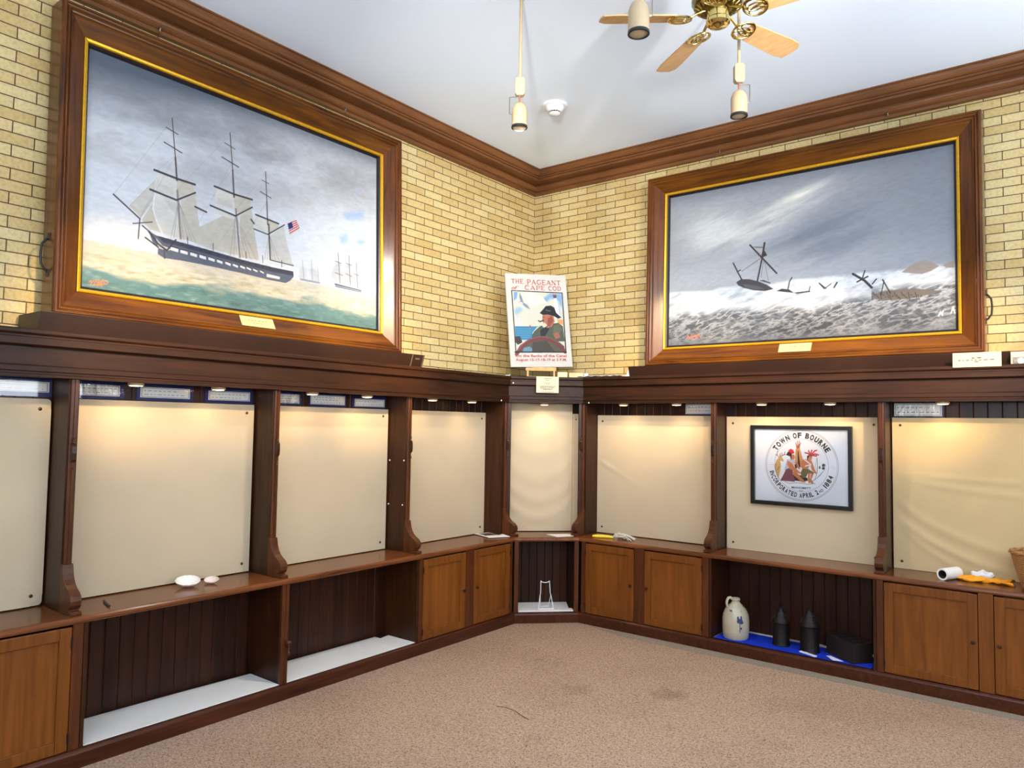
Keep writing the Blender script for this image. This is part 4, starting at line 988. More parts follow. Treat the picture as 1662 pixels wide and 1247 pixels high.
def frigate():
    W, H = 720, 450; u, v = sea_uv(W, H); img = np.zeros((H, W, 3))+np.array([226, 230, 236.])
    n1 = vnoise(H, W, 5, 4, 1, 5, .4); n2 = vnoise(H, W, 9, 6, 2, 5, .8); n0 = vnoise(H, W, 2.5, 2.5, 9, 3)
    img = mixc(img, (203, 207, 213), 1.05*(1-v/.66)+.35*(n0-.5)); img = mixc(img, (146, 144, 150), 2.6*(n1-.48)*np.exp(-((v-.22)/.2)**2)*(1.15-.6*u)+np.exp(-(v/.3)**2)*.5)
    img = mixc(img, (170, 162, 156), 2.2*(n2-.55)*np.exp(-((v-.28)/.22)**2)); img = mixc(img, (232, 232, 234), 3*(n2-.62)*np.exp(-((v-.2)/.2)**2))
    img = mixc(img, (92, 102, 116), .95*np.exp(-(u/.36)**2-(v/.17)**2)+.55*np.exp(-(v/.05)**2)); img = mixc(img, (238, 236, 232), 2.5*(n1-.5)*np.exp(-((u-.86)/.2)**2-((v-.5)/.2)**2))
    hz = .802+.002*np.sin(u*9); sea = v > hz; s = np.clip((v-hz)/.198, 0, 1); fo = np.zeros((H, W, 3))+np.array([222, 218, 204.])
    w1 = vnoise(H, W, 110, 40, 3, 3, .25); w2 = vnoise(H, W, 40, 16, 4, 4, -.2); w3 = vnoise(H, W, 8, 5, 5, 3)
    fo = mixc(fo, (204, 196, 158), 1.4*(w2-.35)*np.clip(s*3, 0, 1)); fo = mixc(fo, (160, 162, 138), 2.2*(w1-.55)*np.clip(s*2.2, 0, 1)); fo = mixc(fo, (244, 240, 222), 3.4*(.44-w1)*np.clip(s*4, .3, 1))
    te = np.clip((s-(.47+.5*(w3-.5)+.25*(w2-.5)+.10*u))/.16, 0, 1); tl = np.zeros((H, W, 3))+np.array([100, 146, 152.]); tl = mixc(tl, (168, 196, 192), 2.2*(w1-.54)); tl = mixc(tl, (66, 108, 108), 2*(w2-.5)*(s > .5)); tl = mixc(tl, (112, 138, 140), np.clip(u-.3, 0, 1)*.6)
    fo = fo*(1-te[..., None])+tl*te[..., None]; fo = fo*(.93-.10*s[..., None]); img = np.where(sea[..., None], fo, img)  # sea pigment darkened downwards to offset the spots on the frame
    return paint(img, SHIP_ART, W/H)*(.95+.10*vnoise(H, W, 90, 60, 31, 3))[..., None]
def storm():
    W, H = 720, 450; u, v = sea_uv(W, H); img = np.zeros((H, W, 3))+np.array([138, 142, 150.])
    n1 = vnoise(H, W, 3, 3, 11, 5, .6); k = u+.62*v
    n2 = vnoise(H, W, 14, 3, 12, 4); 
    img = mixc(img, (108, 112, 120), 1.2*np.clip(u-.45, 0, 1)*(1.2-v)+.5*(n1-.4)); img = mixc(img, (160, 164, 172), .9*np.exp(-((v-.6)/.14)**2)*(1-u*.6))
    def streak(cx, cy, lx, ly, c, a): 
        X = (u-cx)*.86-(v-cy)*.5; Y = (u-cx)*.5*1.0+(v-cy)*.86; return mixc(img, c, a*np.exp(-(X/lx)**2-(Y/ly)**2)*np.clip(-.3+2.6*vnoise(H, W, 9, 12, 17, 4, 1.6), 0, 1.4))
    for cx, cy, lx, ly, c, a in ((.19, .28, .14, .13, (176, 180, 184), .85), (.42, .26, .19, .05, (196, 196, 192), .9), (.50, .14, .12, .025, (206, 204, 196), .9), (.36, .40, .16, .03, (160, 166, 176), .6), (.55, .36, .2, .06, (104, 112, 126), .8), (.62, .45, .15, .08, (98, 106, 120), .7)): img = streak(cx, cy, lx, ly, c, a)
    img = mixc(img, (96, 102, 114), .6*np.exp(-(v/.06)**2))
    hz = .64+.02*vnoise(H, W, 3, 14, 13, 3)-.01; s = (v-hz)/(1-.64); w1 = vnoise(H, W, 34, 30, 14, 4, 1.0); w2 = vnoise(H, W, 16, 20, 15, 4, -.8); w3 = vnoise(H, W, 5, 7, 16, 3)
    rid = 1-np.abs(2*w1-1)*2.4; rid2 = 1-np.abs(2*w2-1)*3
    f = np.zeros((H, W, 3))+np.array([206, 212, 220.]); f = mixc(f, (150, 158, 170), 2.4*(w1-.5)); f = mixc(f, (240, 242, 244), 2*(.5-w2))
    d = np.zeros((H, W, 3))+np.array([84, 90, 102.]); d = mixc(d, (52, 56, 66), 2.5*(w3-.45)); d = mixc(d, (222, 226, 232), np.clip(rid-.45, 0, 1)*1.5*np.clip(1.25-s*.8, .15, 1)); d = mixc(d, (150, 156, 166), np.clip(rid2-.5, 0, 1))
    t = np.clip((s-(.42+.3*(w3-.5)-.12*(u > .75)))/.12, 0, 1)[..., None]; f = f*(1-t)+d*t; f = mixc(f, (108, 114, 126), np.clip((s-.86)/.2, 0, .8))
    a = np.clip(s/.05, 0, 1)[..., None]; f = f*(.95-.12*np.clip(s, 0, 1)[..., None]); img = img*(1-a)+f*a
    return paint(img, STORM_ART, W/H)*(.95+.10*vnoise(H, W, 90, 60, 32, 3, .6))[..., None]

def rect_frame(F, s0, s1, h0, h1, prof, mats, name, parent, tilt=lambda h: 0, bevel=0):
    """moulding profile (w inwards, p outwards) mitred round a rectangle; one mesh, upright/level grain"""
    mb = MB(); rings = []
    for a, b, sx, sy in ((s0, h0, 1, 1), (s1, h0, -1, 1), (s1, h1, -1, -1), (s0, h1, 1, -1)):
        rings.append([F(a+sx*w_, tilt(b+sy*w_)+p, b+sy*w_) for w_, p in prof])
    rings.append(rings[0]); mb.loft(rings, True, False); o = mb.build(name, None, parent, bevel=bevel)
    for q in mats: o.data.materials.append(q)
    for p in o.data.polygons: 
        c = Vector(p.center)+Vector(o['_b']); hc = (h0+h1)/2; sc = (s0+s1)/2
        s_ = -c.y if F is FL else c.x
        if F in (FL, FR): p.material_index = 1 if abs(c.z-hc)/(h1-h0) > abs(s_-sc)/(s1-s0)*1.0+ .0 and (abs(c.z-hc)-(h1-h0)/2) > (abs(s_-sc)-(s1-s0)/2) else 0
    return o
def painting(F, s0, s1, h0, h1, db, dt, img, label, hgrain, gain=.7):
    """db/dt: how far the frame front stands off the brick at the bottom / at the top"""
    t = thing('framed_painting', label, 'painting', F((s0+s1)/2, db-.1, h0), 'marine paintings in mahogany frames')
    tl = lambda h: (db-.109)+(dt-db)*(h-h0)/(h1-h0)
    prof = [(.001, -.045), (.0, .085), (.004, .098), (.010, .104), (.016, .104), (.020, .096), (.024, .094), (.028, .099), (.034, .099), (.038, .089), (.042, .086), (.046, .090), (.051, .088), (.055, .078), (.060, .073), (.128, .034), (.130, .030), (.130, -.045)]
    rect_frame(F, s0, s1, h0, h1, prof, [FRM_V, hgrain], 'frame', t, tl)
    rect_frame(F, s0, s1, h0, h1, [(.1305, .0), (.1305, .036), (.136, .040), (.146, .036), (.150, .028), (.150, .0)], [GILT], 'gilt_slip', t, tl)
    rect_frame(F, s0, s1, h0, h1, [(.1505, .0), (.1505, .024), (.158, .018), (.166, .004), (.166, -.002), (.1505, -.004)], [FRM_DARK], 'inner_liner', t, tl)
    a0, a1, b0, b1 = s0+.160, s1-.160, h0+.160, h1-.160
    L, Rr = (a1, a0) if F is FL else (a0, a1)
    G = lambda u, v: F(L+(Rr-L)*u, tl(b1+(b0-b1)*v)+.001, b1+(b0-b1)*v)
    lay(img, G, 'canvas', t, PAINT, gain)
    return t, tl
FRM_DARK = flat('dark_liner', (26, 18, 20), .3); PAINT = pigment(.5)
PL, tL = painting(FL, 1.894, 4.207, 2.105, 3.70, .225, .171, frigate(), 'large framed painting of a three-masted frigate with an American flag', FRM_Y)
PR_, tR = painting(FR, 1.295, 3.655, 2.095, 3.660, .225, .186, storm(), 'large framed painting of a wrecked ship in a grey storm', FRM_X, .95)
def plate(F, s0, s1, h0, h1, par, tl, seed):
    mb = MB(); d = lambda h: tl(h)+.112-.57*(h-(h0-.01))+.0
    mb.loft([[F(s, tl(h)+.0+dd+(.073-(h-par_h-.060)*.5735), h) for s, h in ((s0, h0), (s1, h0), (s1, h1), (s0, h1))] for dd in (.001, .004)])
    o = mb.build('nameplate', flat('pale_brass_plate', (206, 196, 146), .4, .3), par)
    L, Rr = (s1, s0) if F is FL else (s0, s1); G = lambda x, y: F(L+(Rr-L)*x, tl(h0+(h1-h0)*y)+.0046+(.073-(h0+(h1-h0)*y-par_h-.060)*.5735), h0+(h1-h0)*y)
    mb = MB(); dashes(mb, G, .22, .78, .62, .06, seed, .22); dashes(mb, G, .35, .66, .36, .05, seed+1, .22); flatb(mb, 'lettering', INKG, par)
par_h = 2.105; plate(FL, 2.945, 3.175, 2.167, 2.231, PL, tL, 5)
par_h = 2.095; plate(FR, 2.37, 2.60, 2.157, 2.221, PR_, tR, 9)
def grip(F, s, h, k, par, d=.10):
    mb = MB(); mb.tube([F(s, d, h-.085), F(s+k*.012, d, h-.075), F(s+k*.03, d, h-.05), F(s+k*.034, d, h), F(s+k*.03, d, h+.05), F(s+k*.012, d, h+.075), F(s, d, h+.085)], .006, 8)
    for q in (-.09, .09): mb.box(F, *sorted((s, s+k*.004)), d-.012, d+.012, h+q-.018, h+q+.018)
    mb.build('carrying_handle', IRON, par, smooth=True)
grip(FL, 4.207, 2.40, 1, PL, .13); grip(FR, 3.655, 2.39, 1, PR_, .12); grip(FR, 1.295, 2.39, -1, PR_, .12)
for F, s, s_to, h_to, lb in ((FL, 3.666, 3.70, 3.66, 'small picture hook on the left crown moulding, nearer the picture edge'), (FL, 2.338, 2.36, 3.66, 'small picture hook on the left crown moulding, nearer the room corner'),
        (FR, 3.091, 3.10, 3.65, 'small picture hook on the right crown moulding, nearer the picture edge'), (FR, 1.867, 1.75, 3.65, 'small picture hook on the right crown moulding, nearer the room corner')):
    t = thing('picture_hook', lb, 'hook', F(s, .03, 3.81), 'picture hooks on the crown moulding')
    MB().tube([F(s, .022, 3.845), F(s, .04, 3.84), F(s, .05, 3.815), F(s, .042, 3.80), F(s, .034, 3.81)], .005, 8).build('hook_body', STEEL, t, smooth=True)
    MB().tube([F(s, .042, 3.803), F(s_to, .10, h_to)], .0014, 5).build('wire', CLIP, t)

# beams the paintings stand on
def beam(F, s0, s1, h1, d1, label, mat, slant=0):
    mb = MB(); mb.prism([F(s0, .02, 2.0034), F(s0, d1-.03, 2.0034), F(s0-slant*.0, d1, h1), F(s0, .02, h1)], [F(s1, .02, 2.0034), F(s1, d1-.03, 2.0034), F(s1, d1, h1), F(s1, .02, h1)])
    return tag(mb.build('picture_ledge', mat, None, F((s0+s1)/2, .15, 2.0034), bevel=.002), label, 'ledge')
LED = flat('ledge_paint', (44, 23, 13), .45, noise=.15, nscale=12)
b1 = beam(FL, 1.745, 4.285, 2.099, .30, 'dark brown ledge carrying the frigate painting on the mantel shelf', LED)
for s in (1.87, 1.757): 
    mb = MB(); mb.loft([[F_(s+q) for q in (-.004, .004)] and [FL(s-.005, .2705+dd, 2.006), FL(s+.005, .2705+dd, 2.006), FL(s+.005, .3005+dd, 2.095), FL(s-.005, .3005+dd, 2.095)] for dd in (0, .003)]) if False else mb.loft([[FL(s-.005, .2715+dd, 2.008), FL(s+.005, .2715+dd, 2.008), FL(s+.005, .3000+dd, 2.095), FL(s-.005, .3000+dd, 2.095)] for dd in (0, .003)])
    mb.build('metal_strap', flat('dull_strap', (92, 78, 66), .5), b1)
mb = MB(); mb.loft([[FL(1.79, .279+dd+.3, 2.03) for _ in (0,)] + [] for dd in (0,)]) if False else None
mb = MB(); mb.loft([[FL(s, .2725+(h-2.008)*.3155+dd, h) for s, h in ((1.795, 2.062), (1.838, 2.062), (1.838, 2.074), (1.795, 2.074))] for dd in (.0, .003)]); mb.build('small_label', flat('dull_strap_label', (92, 78, 66), .5), b1)
beam(FR, 1.185, 3.79, 2.089, .29, 'dark brown ledge carrying the storm painting on the mantel shelf', LED)

# ------------------------------------------------------------ poster on its easel
pc = Vector(FD(-.052, .955, 2.5)); yaw = R(45+11); ex = Vector((math.cos(yaw), math.sin(yaw), 0)); nrm = Vector((math.sin(yaw), -math.cos(yaw), 0))
up_ = (Vector((0, 0, 1))-nrm*.13).normalized(); nn = ex.cross(up_); nn = nn if nn.dot(nrm) > 0 else -nn; ro = R(2.4)
ax = ex*math.cos(ro)+up_*math.sin(ro); ay = -ex*math.sin(ro)+up_*math.cos(ro)
PWd, PHt = .562, .822
def FP(x, d, y): return tuple(pc+ax*x+ay*y+nn*d)
t = thing('poster_board', 'pageant poster with pipe-smoking sailor standing in the room corner', 'poster', FP(0, 0, -PHt/2))
MB().box(FP, -PWd/2, PWd/2, -.02, .0, -PHt/2, PHt/2).build('board', flat('poster_board_white', (184, 180, 172), .5, noise=.04, nscale=25), t, bevel=.0015)
W_, H_ = 240, 360; img = np.zeros((H_, W_, 3))+np.array([228, 224, 216.]); img = img*(.97+.05*vnoise(H_, W_, 8, 6, 21, 3))[..., None]; img = paint(img, POSTER_ART, W_/H_)
lay(img, lambda u, v: FP((u-.5)*PWd*.995, .0008, (.5-v)*PHt*.995), 'print', t, pigment(.55), .60)
G = lambda x, y: FP((x-.5)*PWd, .0016, (y-.5)*PHt)
mb = MB(); serif_text(mb, G, 'THE', .092, .296, .893, .046); serif_text(mb, G, 'PAGEANT', .345, .91, .887, .050)
serif_text(mb, G, 'CAPE', .300, .645, .827, .046); serif_text(mb, G, 'COD', .69, .91, .826, .046); put_text(mb, G, 'of', .125, .845, .035, .085, .02, .35)
for o_, a, b in (('', .20, .85),): mb.quad(G(.20, .868), G(.212, .868), G(.208, .858), G(.198, .858))
flatb(mb, 'title_lettering', RED, t)
mb = MB(); put_text(mb, G, 'On the Banks of the Canal', .495, .118, .026, .83, .03); put_text(mb, G, 'August 15-17-18-19 at 3 P.M.', .495, .076, .026, .83, .03); flatb(mb, 'lower_lettering', flat('poster_brown_red', (156, 66, 44), .7), t)
e = thing('table_easel', 'small pale wooden easel under the pageant poster', 'easel', FD(-.04, 1.0, 2.0034))
EW = wood('pale_easel_wood', (176, 128, 76), (214, 170, 112), 'X', .5, coat=0)
mb = MB(); mb.box(FD, -.168, .095, .975, 1.035, 2.058, 2.070); mb.box(FD, -.168, .095, 1.028, 1.036, 2.062, 2.092); mb.build('ledge', EW, e, bevel=.002)
for s in (-.150, .077):
    mb = MB(); mb.loft([[FD(s+q, K, h) for K, h in ((1.02, 2.062), (1.034, 2.062), (1.038, 2.04), (1.036, 2.012), (1.028, 2.0036), (1.01, 2.0036), (1.018, 2.02), (1.02, 2.04))] for q in (-.008, .008)]); mb.build('leg', EW, e, bevel=.001)
mb = MB(); mb.box(FD, -.15, .085, .985, 1.04, 2.0035, 2.012); mb.build('stretcher', EW, e, bevel=.001)

def card(F, s0, s1, h0, h1, d, label, title=None, rows=(), th=.002, flip=False, lean=0):
    mb = MB(); dd = lambda h: d-lean*(h-h0)
    mb.loft([[F(s, dd(h)+q, h) for s, h in ((s0, h0), (s1, h0), (s1, h1), (s0, h1))] for q in (0, th)])
    o = tag(mb.build('caption_card', IVORY, None, F((s0+s1)/2, d, h0)), label, 'card')
    L, Rr = (s1, s0) if flip else (s0, s1); G = lambda x, y: F(L+(Rr-L)*x, dd(h0+(h1-h0)*y)+th+.0006, h0+(h1-h0)*y); mb = MB()
    for s, y, h in (title or []): put_text(mb, G, s, .5, y, h, len(s)*h*.62*(h1-h0)/(s1-s0), .02)
    for i, (x0, x1, y, h) in enumerate(rows): dashes(mb, G, x0, x1, y, h, i+3, .35)
    flatb(mb, 'lettering', INK, o); return o
Km = lambda d: d+sd(d)
card(FD, -.092, .098, 1.868, 2.004, Km(.3735)+.003, 'white caption card hanging on the mantel shelf below the pageant poster', [('THE PAGEANT OF', .88, .055), ('CAPE COD', .78, .05)], [(.36, .64, .6, .035), (.42, .58, .53, .035), (.2, .87, .40, .04), (.18, .82, .33, .04), (.2, .75, .26, .04), (.3, .72, .2, .045), (.24, .78, .06, .03)])
card(FR, 3.50, 3.752, 1.992, 2.08, .3775, 'ivory caption card at the right end below the storm painting', None, [(.4, .6, .62, .07), (.12, .86, .47, .055), (.46, .56, .36, .06)])
# odds on the mantel, right of the poster
mb = MB(); mb.box(FD, .105, .19, .98, 1.05, 2.0034, 2.052); o = mb.build('wooden_block', flat('pale_block', (222, 200, 150), .6), None, FD(.15, 1.0, 2.0034), bevel=.004); tag(o, 'pale cream block lying beside the small easel on the mantel', 'block')
mb = MB()
for i in range(8): mb.box(FD, .206+i*.0155, .218+i*.0155, .99, 1.05, 2.006, 2.048)
mb.box(FD, .205, .33, .985, 1.045, 2.0034, 2.046); o = mb.build('ribbed_cover', flat('ribbed_beige', (206, 186, 140), .6), None, FD(.27, 1.0, 2.0034), bevel=.001); tag(o, 'ribbed beige cover lying right of the cream block on the mantel', 'cover')
mb = MB(); mb.box(FD, .338, .372, .985, 1.04, 2.0034, 2.046); o = mb.build('switch_box', PLAST, None, FD(.355, 1.0, 2.0034), bevel=.004); tag(o, 'small white box at the end of the ribbed beige cover', 'box')
mb = MB(); rr = random.Random(3); n = 12
for j in range(5):
    for i in range(n): mb.v.append(FR(.72+.40*i/(n-1), .22+.03*j, 2.006+.010*abs(math.sin(i*1.3+j))+.004*rr.random()))
for j in range(4):
    for i in range(n-1): q_ = j*n+i; mb.f.append((q_, q_+1, q_+n+1, q_+n))
o = mb.build('plastic_sheet', PLAST, None, FR(.92, .28, 2.0034)); so = o.modifiers.new('s', 'SOLIDIFY'); so.thickness = .002; tag(o, 'thin white plastic sheet lying flat on the mantel left of the storm painting', 'sheet')
mb = MB(); mb.loft([[FR(s+q, d, h) for s, h in ((1.13, 2.0036), (1.18, 2.0036), (1.172, 2.03), (1.175, 2.06), (1.158, 2.068), (1.15, 2.03), (1.14, 2.02))] for q, d in ((0, .23), (.002, .25))]); o = mb.build('bracket', PLAST, None, FR(1.15, .24, 2.0036), bevel=.003); tag(o, 'small white plastic bracket against the left end of the storm ledge', 'bracket')
t = thing('device_box', 'cream box with a small grey picture at the far right on the mantel', 'box', FR(3.90, .3, 2.0034))
MB().box(FR, 3.795, 3.99, .20, .345, 2.0034, 2.078).build('case', IVORY, t, bevel=.004)
MB().box(FR, 3.805, 3.985, .345, .3475, 2.006, 2.046).build('grey_window', flat('grey_photo', (128, 124, 120), .4, noise=.5, nscale=60), t)
mb = MB(); mb.lathe([(.018, 0), (.018, .004), (.012, .006), (.011, .004)], (0, 0, 0), 18); mb.v = [FR(3.845+x, .3475+z, 2.022+y) for x, y, z in mb.v]; mb.build('dial', flat('pale_dial', (200, 196, 188), .4), t, smooth=True)
mb = MB(); mb.tube([FD(-.345, 1.08, 2.008), FD(-.335, 1.085, 2.012), FD(-.33, 1.08, 2.008), FD(-.32, 1.085, 2.014), FD(-.312, 1.08, 2.008), FD(-.305, 1.085, 2.02)], .0035, 6); o = mb.build('cable_clip', PLAST, None, FD(-.32, 1.08, 2.0036), smooth=True); tag(o, 'tiny white cable clip on the mantel left of the easel', 'clip')
for F, s, d, h, lb in ((FD, -.285, Km(.3675), 1.945, 'small white mark clip on the shelf moulding at the left end of the corner section'), (FL, .90, .349, 1.795, 'tiny white nail under the mantel left of the corner bay'), (FR, .85, .349, 1.79, 'tiny white nail under the mantel right of the corner bay')):
    mb = MB(); mb.lathe([(.0055, 0), (.0065, .002), (.004, .005), (.001, .006)], (0, 0, 0), 10); mb.v = [F(s+x, d+z, h+y) for x, y, z in mb.v]; tag(mb.build('nail_head', PLAST, None, F(s, d, h), smooth=True), lb, 'nail', 'white nail heads')

# ------------------------------------------------------------ framed town seal
s0, s1, h0, h1 = 2.150, 2.860, 1.040, 1.622
t = thing('framed_seal', 'black-framed round seal of the Town of Bourne hanging on a cream board', 'picture', FR(2.505, .125, h0))
FQ = lambda s, d, h: FR(s, d, h)
rect_frame(FR, s0, s1, h0, h1, [(0, .1225), (0, .150), (.003, .152), (.024, .152), (.027, .149), (.027, .1225)], [BLACK, BLACK], 'frame', t)
W_, H_ = 560, 440; img = np.zeros((H_, W_, 3))+np.array([232, 232, 238.])
u, v = sea_uv(W_, H_); a0, a1, b0, b1 = s0+.026, s1-.026, h0+.026, h1-.026; wm, hm = a1-a0, b1-b0
X = (u-.508)*wm; Y = (v-.489)*hm; rr = np.hypot(X, Y); px = wm/W_
for r_, wd, cc in ((.2545, .0017, (90, 44, 48)), (.2465, .0014, (110, 60, 60)), (.1885, .0014, (120, 70, 70))): img = mixc(img, cc, np.clip((wd*.5+px*.5-np.abs(rr-r_))/px, 0, 1))
img = paint(img, SEAL_ART, W_/H_)
lay(img, lambda u, v: FR(a0+wm*u, .1245, b1-hm*v), 'print', t, pigment(.4), 1.12)
G = lambda x, y: FR(a0+.508*wm+x, .1252, b1-.489*hm+y)
def arc_text(mb, s, r, a0_, a1_, h, inward, bold=.03):
    """letters spread evenly between two angles (degrees, 90 = top); inward: read along the bottom"""
    wd = []
    for ch in s: wd.append(.42 if ch == ' ' else (.95 if ch in 'MW' else (.34 if ch in 'I1' else .70)))
    tot = sum(wd); x = 0; un = r*abs(R(a1_-a0_))/tot
    for ch, q in zip(s, wd):
        f_ = (x+q/2)/tot; x += q; an = a0_+(a1_-a0_)*f_
        if ch == ' ': continue
        c_, s_ = math.cos(R(an)), math.sin(R(an)); put_text(mb, G, ch, r*c_, r*s_, h, None if ch in 'I1' else q*un*.80, bold, 0, R(an-90) if not inward else R(an+90))
mb = MB(); arc_text(mb, 'TOWN OF BOURNE', .2165, 151, 28, .036, False, .05); arc_text(mb, 'INCORPORATED APRIL 2', .2165, 193, 303, .032, True, .035); arc_text(mb, 'ND', .222, 304, 313, .018, True, .02); arc_text(mb, '1884', .2165, 317, 343, .032, True, .035)
put_text(mb, G, 'MANOMETT', 0, -.162, .014, .135, .02); put_text(mb, G, '1627', 0, -.182, .010, .03, .01)
for k in (-1, 1):
    for x, y in ((-.02, 0), (-.01, 0), (0, 0), (.01, 0), (.02, 0), (-.008, .012), (.004, .012), (.0, -.011), (.01, -.011)): mb.quad(*[G(k*.2165+x+a*.0012, y-.005+b*.0012) for a, b in ((-1, -1), (1, -1), (1, 1), (-1, 1))])
flatb(mb, 'lettering', INK, t)
mb = MB(); mb.box(FR, s0+.028, s1-.028, .140, .141, h0+.028, h1-.028); mb.build('glass', LAM, t)

# ------------------------------------------------------------ ceiling: fan, track lamps, smoke detector
fx, fy, fz = 2.81, -2.37, 3.49
t = thing('ceiling_fan', 'brass ceiling fan with five pale wooden blades', 'fan', (fx, fy, CEIL))
c0 = (fx, fy, 0)
MB().lathe([(.001, CEIL-.0005), (.065, CEIL-.0005), (.06, CEIL-.03), (.03, CEIL-.06), (.013, CEIL-.065)], c0).build('canopy', BRASS, t, smooth=True)
MB().lathe([(.011, CEIL-.06), (.011, fz+.26)], c0, 12).build('downrod', BRASS, t, smooth=True)
MB().lathe([(.012, fz+.27), (.05, fz+.265), (.055, fz+.24), (.10, fz+.225), (.118, fz+.20), (.122, fz+.13), (.11, fz+.10), (.075, fz+.082), (.05, fz+.08)], c0, 40).build('motor_housing', BRASSD, t, smooth=True)
mb = MB()
for k in range(22):
    an = 2*math.pi*k/22; ca, sa = math.cos(an), math.sin(an); mb.tube([(fx+ca*.085, fy+sa*.085, fz+.086), (fx+ca*.105, fy+sa*.105, fz+.10), (fx+ca*.12, fy+sa*.12, fz+.13)], .004, 5)
mb.build('housing_ribs', BRASS, t, smooth=True)
MB().lathe([(.04, fz+.085), (.052, fz+.08), (.05, fz+.045), (.056, fz+.038), (.056, fz+.022), (.045, fz+.010), (.018, fz+.006), (.01, fz-.0), (.001, fz-.002)], c0, 32).build('switch_cup', BRASS, t, smooth=True)
BL = wood('fan_blade_cane', (176, 134, 88), (206, 166, 116), 'X', .45, 2, .1)
base_b = None
for k in range(5):
    an = R(-145+72*k); ca, sa = math.cos(an), math.sin(an); pit = R(-13)
    def B_(r, y, z=0):
        yy, zz = y*math.cos(pit)-z*math.sin(pit), y*math.sin(pit)+z*math.cos(pit); return (fx+ca*r-sa*yy, fy+sa*r+ca*yy, fz+.045+zz)
    pts = [(.195, -.042), (.21, -.052), (.47, -.064), (.535, -.06), (.56, -.035), (.555, .02), (.54, .055), (.47, .064), (.21, .052), (.195, .042)]
    mb = MB(); mb.loft([[B_(r, y, z) for r, y in pts] for z in (0, .006)]); bl = mb.build('blade', BL, t, bevel=.001)
    mb = MB(); mb.tube([(fx+ca*.06, fy+sa*.06, fz+.085), (fx+ca*.10, fy+sa*.10, fz+.07), B_(.145, 0, -.004)], .007, 8)
    for off in (-.026, 0, .026):
        rg = [B_(.185+.042*math.cos(q*math.pi/8), off+.022*math.sin(q*math.pi/8), -.004) for q in range(17)]; mb.tube(rg, .0042, 6)
    rg = [B_(.18+.055*math.cos(q*math.pi/10), .056*math.sin(q*math.pi/10), -.004) for q in range(-10, 11)]; mb.tube(rg, .005, 6)
    mb.build('blade_iron', BRASS, bl, smooth=True)

LBLACK = flat('lamp_baffle', (30, 32, 34), .5, .3); LON = flat('lamp_lit', (255, 240, 220), .4, emit=(255, 226, 180), es=9)
def lamp(x, y, zb, label, on, rot=0, grp='beige track lamps on rods'):
    t = thing('pendant_spotlight', label, 'spotlight', (x, y, CEIL), grp); c = (x, y, zb)
    MB().lathe([(.039, .0), (.042, .001), (.042, .085), (.038, .105), (.028, .124), (.014, .133), (.001, .135)], c, 28).build('lamp_head', BEIGE, t, smooth=True)
    h = MB().lathe([(.042, .008), (.0435, .006), (.0435, -.004), (.038, -.006), (.036, .006), (.034, .02), (.001, .022)], c, 28, caps=False).build('lamp_rim', LBLACK, t, smooth=True)
    MB().lathe([(.001, .012), (.030, .012), (.034, .007), (.001, .004)], c, 24).build('lens', LON if on else flat('dark_lens', (70, 72, 76), .1, .6), h, smooth=True)
    k = 1 if rot else -1; sx, sy = math.cos(YAW)*k, math.sin(YAW)*k
    MB().tube([(x+sx*.043, y+sy*.043, zb+.07), (x+sx*.055, y+sy*.055, zb+.075), (x+sx*.055, y+sy*.055, zb+.165), (x+sx*.012, y+sy*.012, zb+.168), (x, y, zb+.168)], .003, 6).build('yoke', STEEL, t)
    MB().lathe([(.005, .13), (.005, .175)], c, 10).build('swivel', flat('copper_swivel', (190, 120, 90), .35, .8), t, smooth=True)
    mb = MB(); Fz = lambda a, d, h: (x+a*math.cos(YAW)-d*math.sin(YAW), y+a*math.sin(YAW)+d*math.cos(YAW), zb+h)
    mb.loft([[Fz(a, d, h) for a, d in ((-q, -.018), (q, -.018), (q, .018), (-q, .018))] for h, q in ((.172, .018), (.185, .026), (.262, .026), (.272, .016))]); mb.build('adapter', BEIGE, t, bevel=.003)
    MB().lathe([(.008, .268), (.0085, CEIL-zb-.02)], c, 12).build('rod', BEIGE, t, smooth=True)
    MB().lathe([(.001, CEIL-zb-.0005), (.05, CEIL-zb-.0005), (.048, CEIL-zb-.018), (.012, CEIL-zb-.03)], c, 24).build('ceiling_cup', BEIGE, t, smooth=True)
    return t
lamp(1.767, -2.546, 3.20, 'lit beige spotlight on a rod, left of the smoke detector', True)
lamp(2.772, -3.078, 3.165, 'large-looking beige spotlight in front of the left fan blade', False, 1)
lamp(2.772, -2.003, 3.20, 'unlit beige spotlight on a rod, right of the ceiling fan', False, 1)
for i, (x, y) in enumerate(((2.80, -4.12), (4.66, -2.64), (4.3, -3.5))): lamp(x, y, 3.24, 'beige spotlight above the view of the photograph', True, 0, 'beige spotlights out of view')
t = thing('smoke_detector', 'round white smoke detector on the ceiling', 'smoke detector', (1.09, -1.245, CEIL)); c = (1.09, -1.245, CEIL)
MB().lathe([(.001, -.0005), (.092, -.0005), (.092, -.008), (.085, -.014), (.001, -.014)], c, 36).build('base_plate', PLAST, t, smooth=True)
MB().lathe([(.064, -.014), (.066, -.03), (.058, -.042), (.044, -.05), (.03, -.052)], c, 36).build('housing', PLAST, t, smooth=True)
mb = MB()
for k in range(12): an = k*math.pi/6; mb.tube([(c[0]+.036*math.cos(an), c[1]+.036*math.sin(an), c[2]-.05), (c[0]+.036*math.cos(an), c[1]+.036*math.sin(an), c[2]-.066)], .0035, 5)
mb.lathe([(.03, -.05), (.03, -.064)], c, 20); mb.build('vent_ring', BLACK, t)
MB().lathe([(.04, -.062), (.041, -.068), (.03, -.074), (.001, -.076)], c, 28).build('cap', PLAST, t, smooth=True)

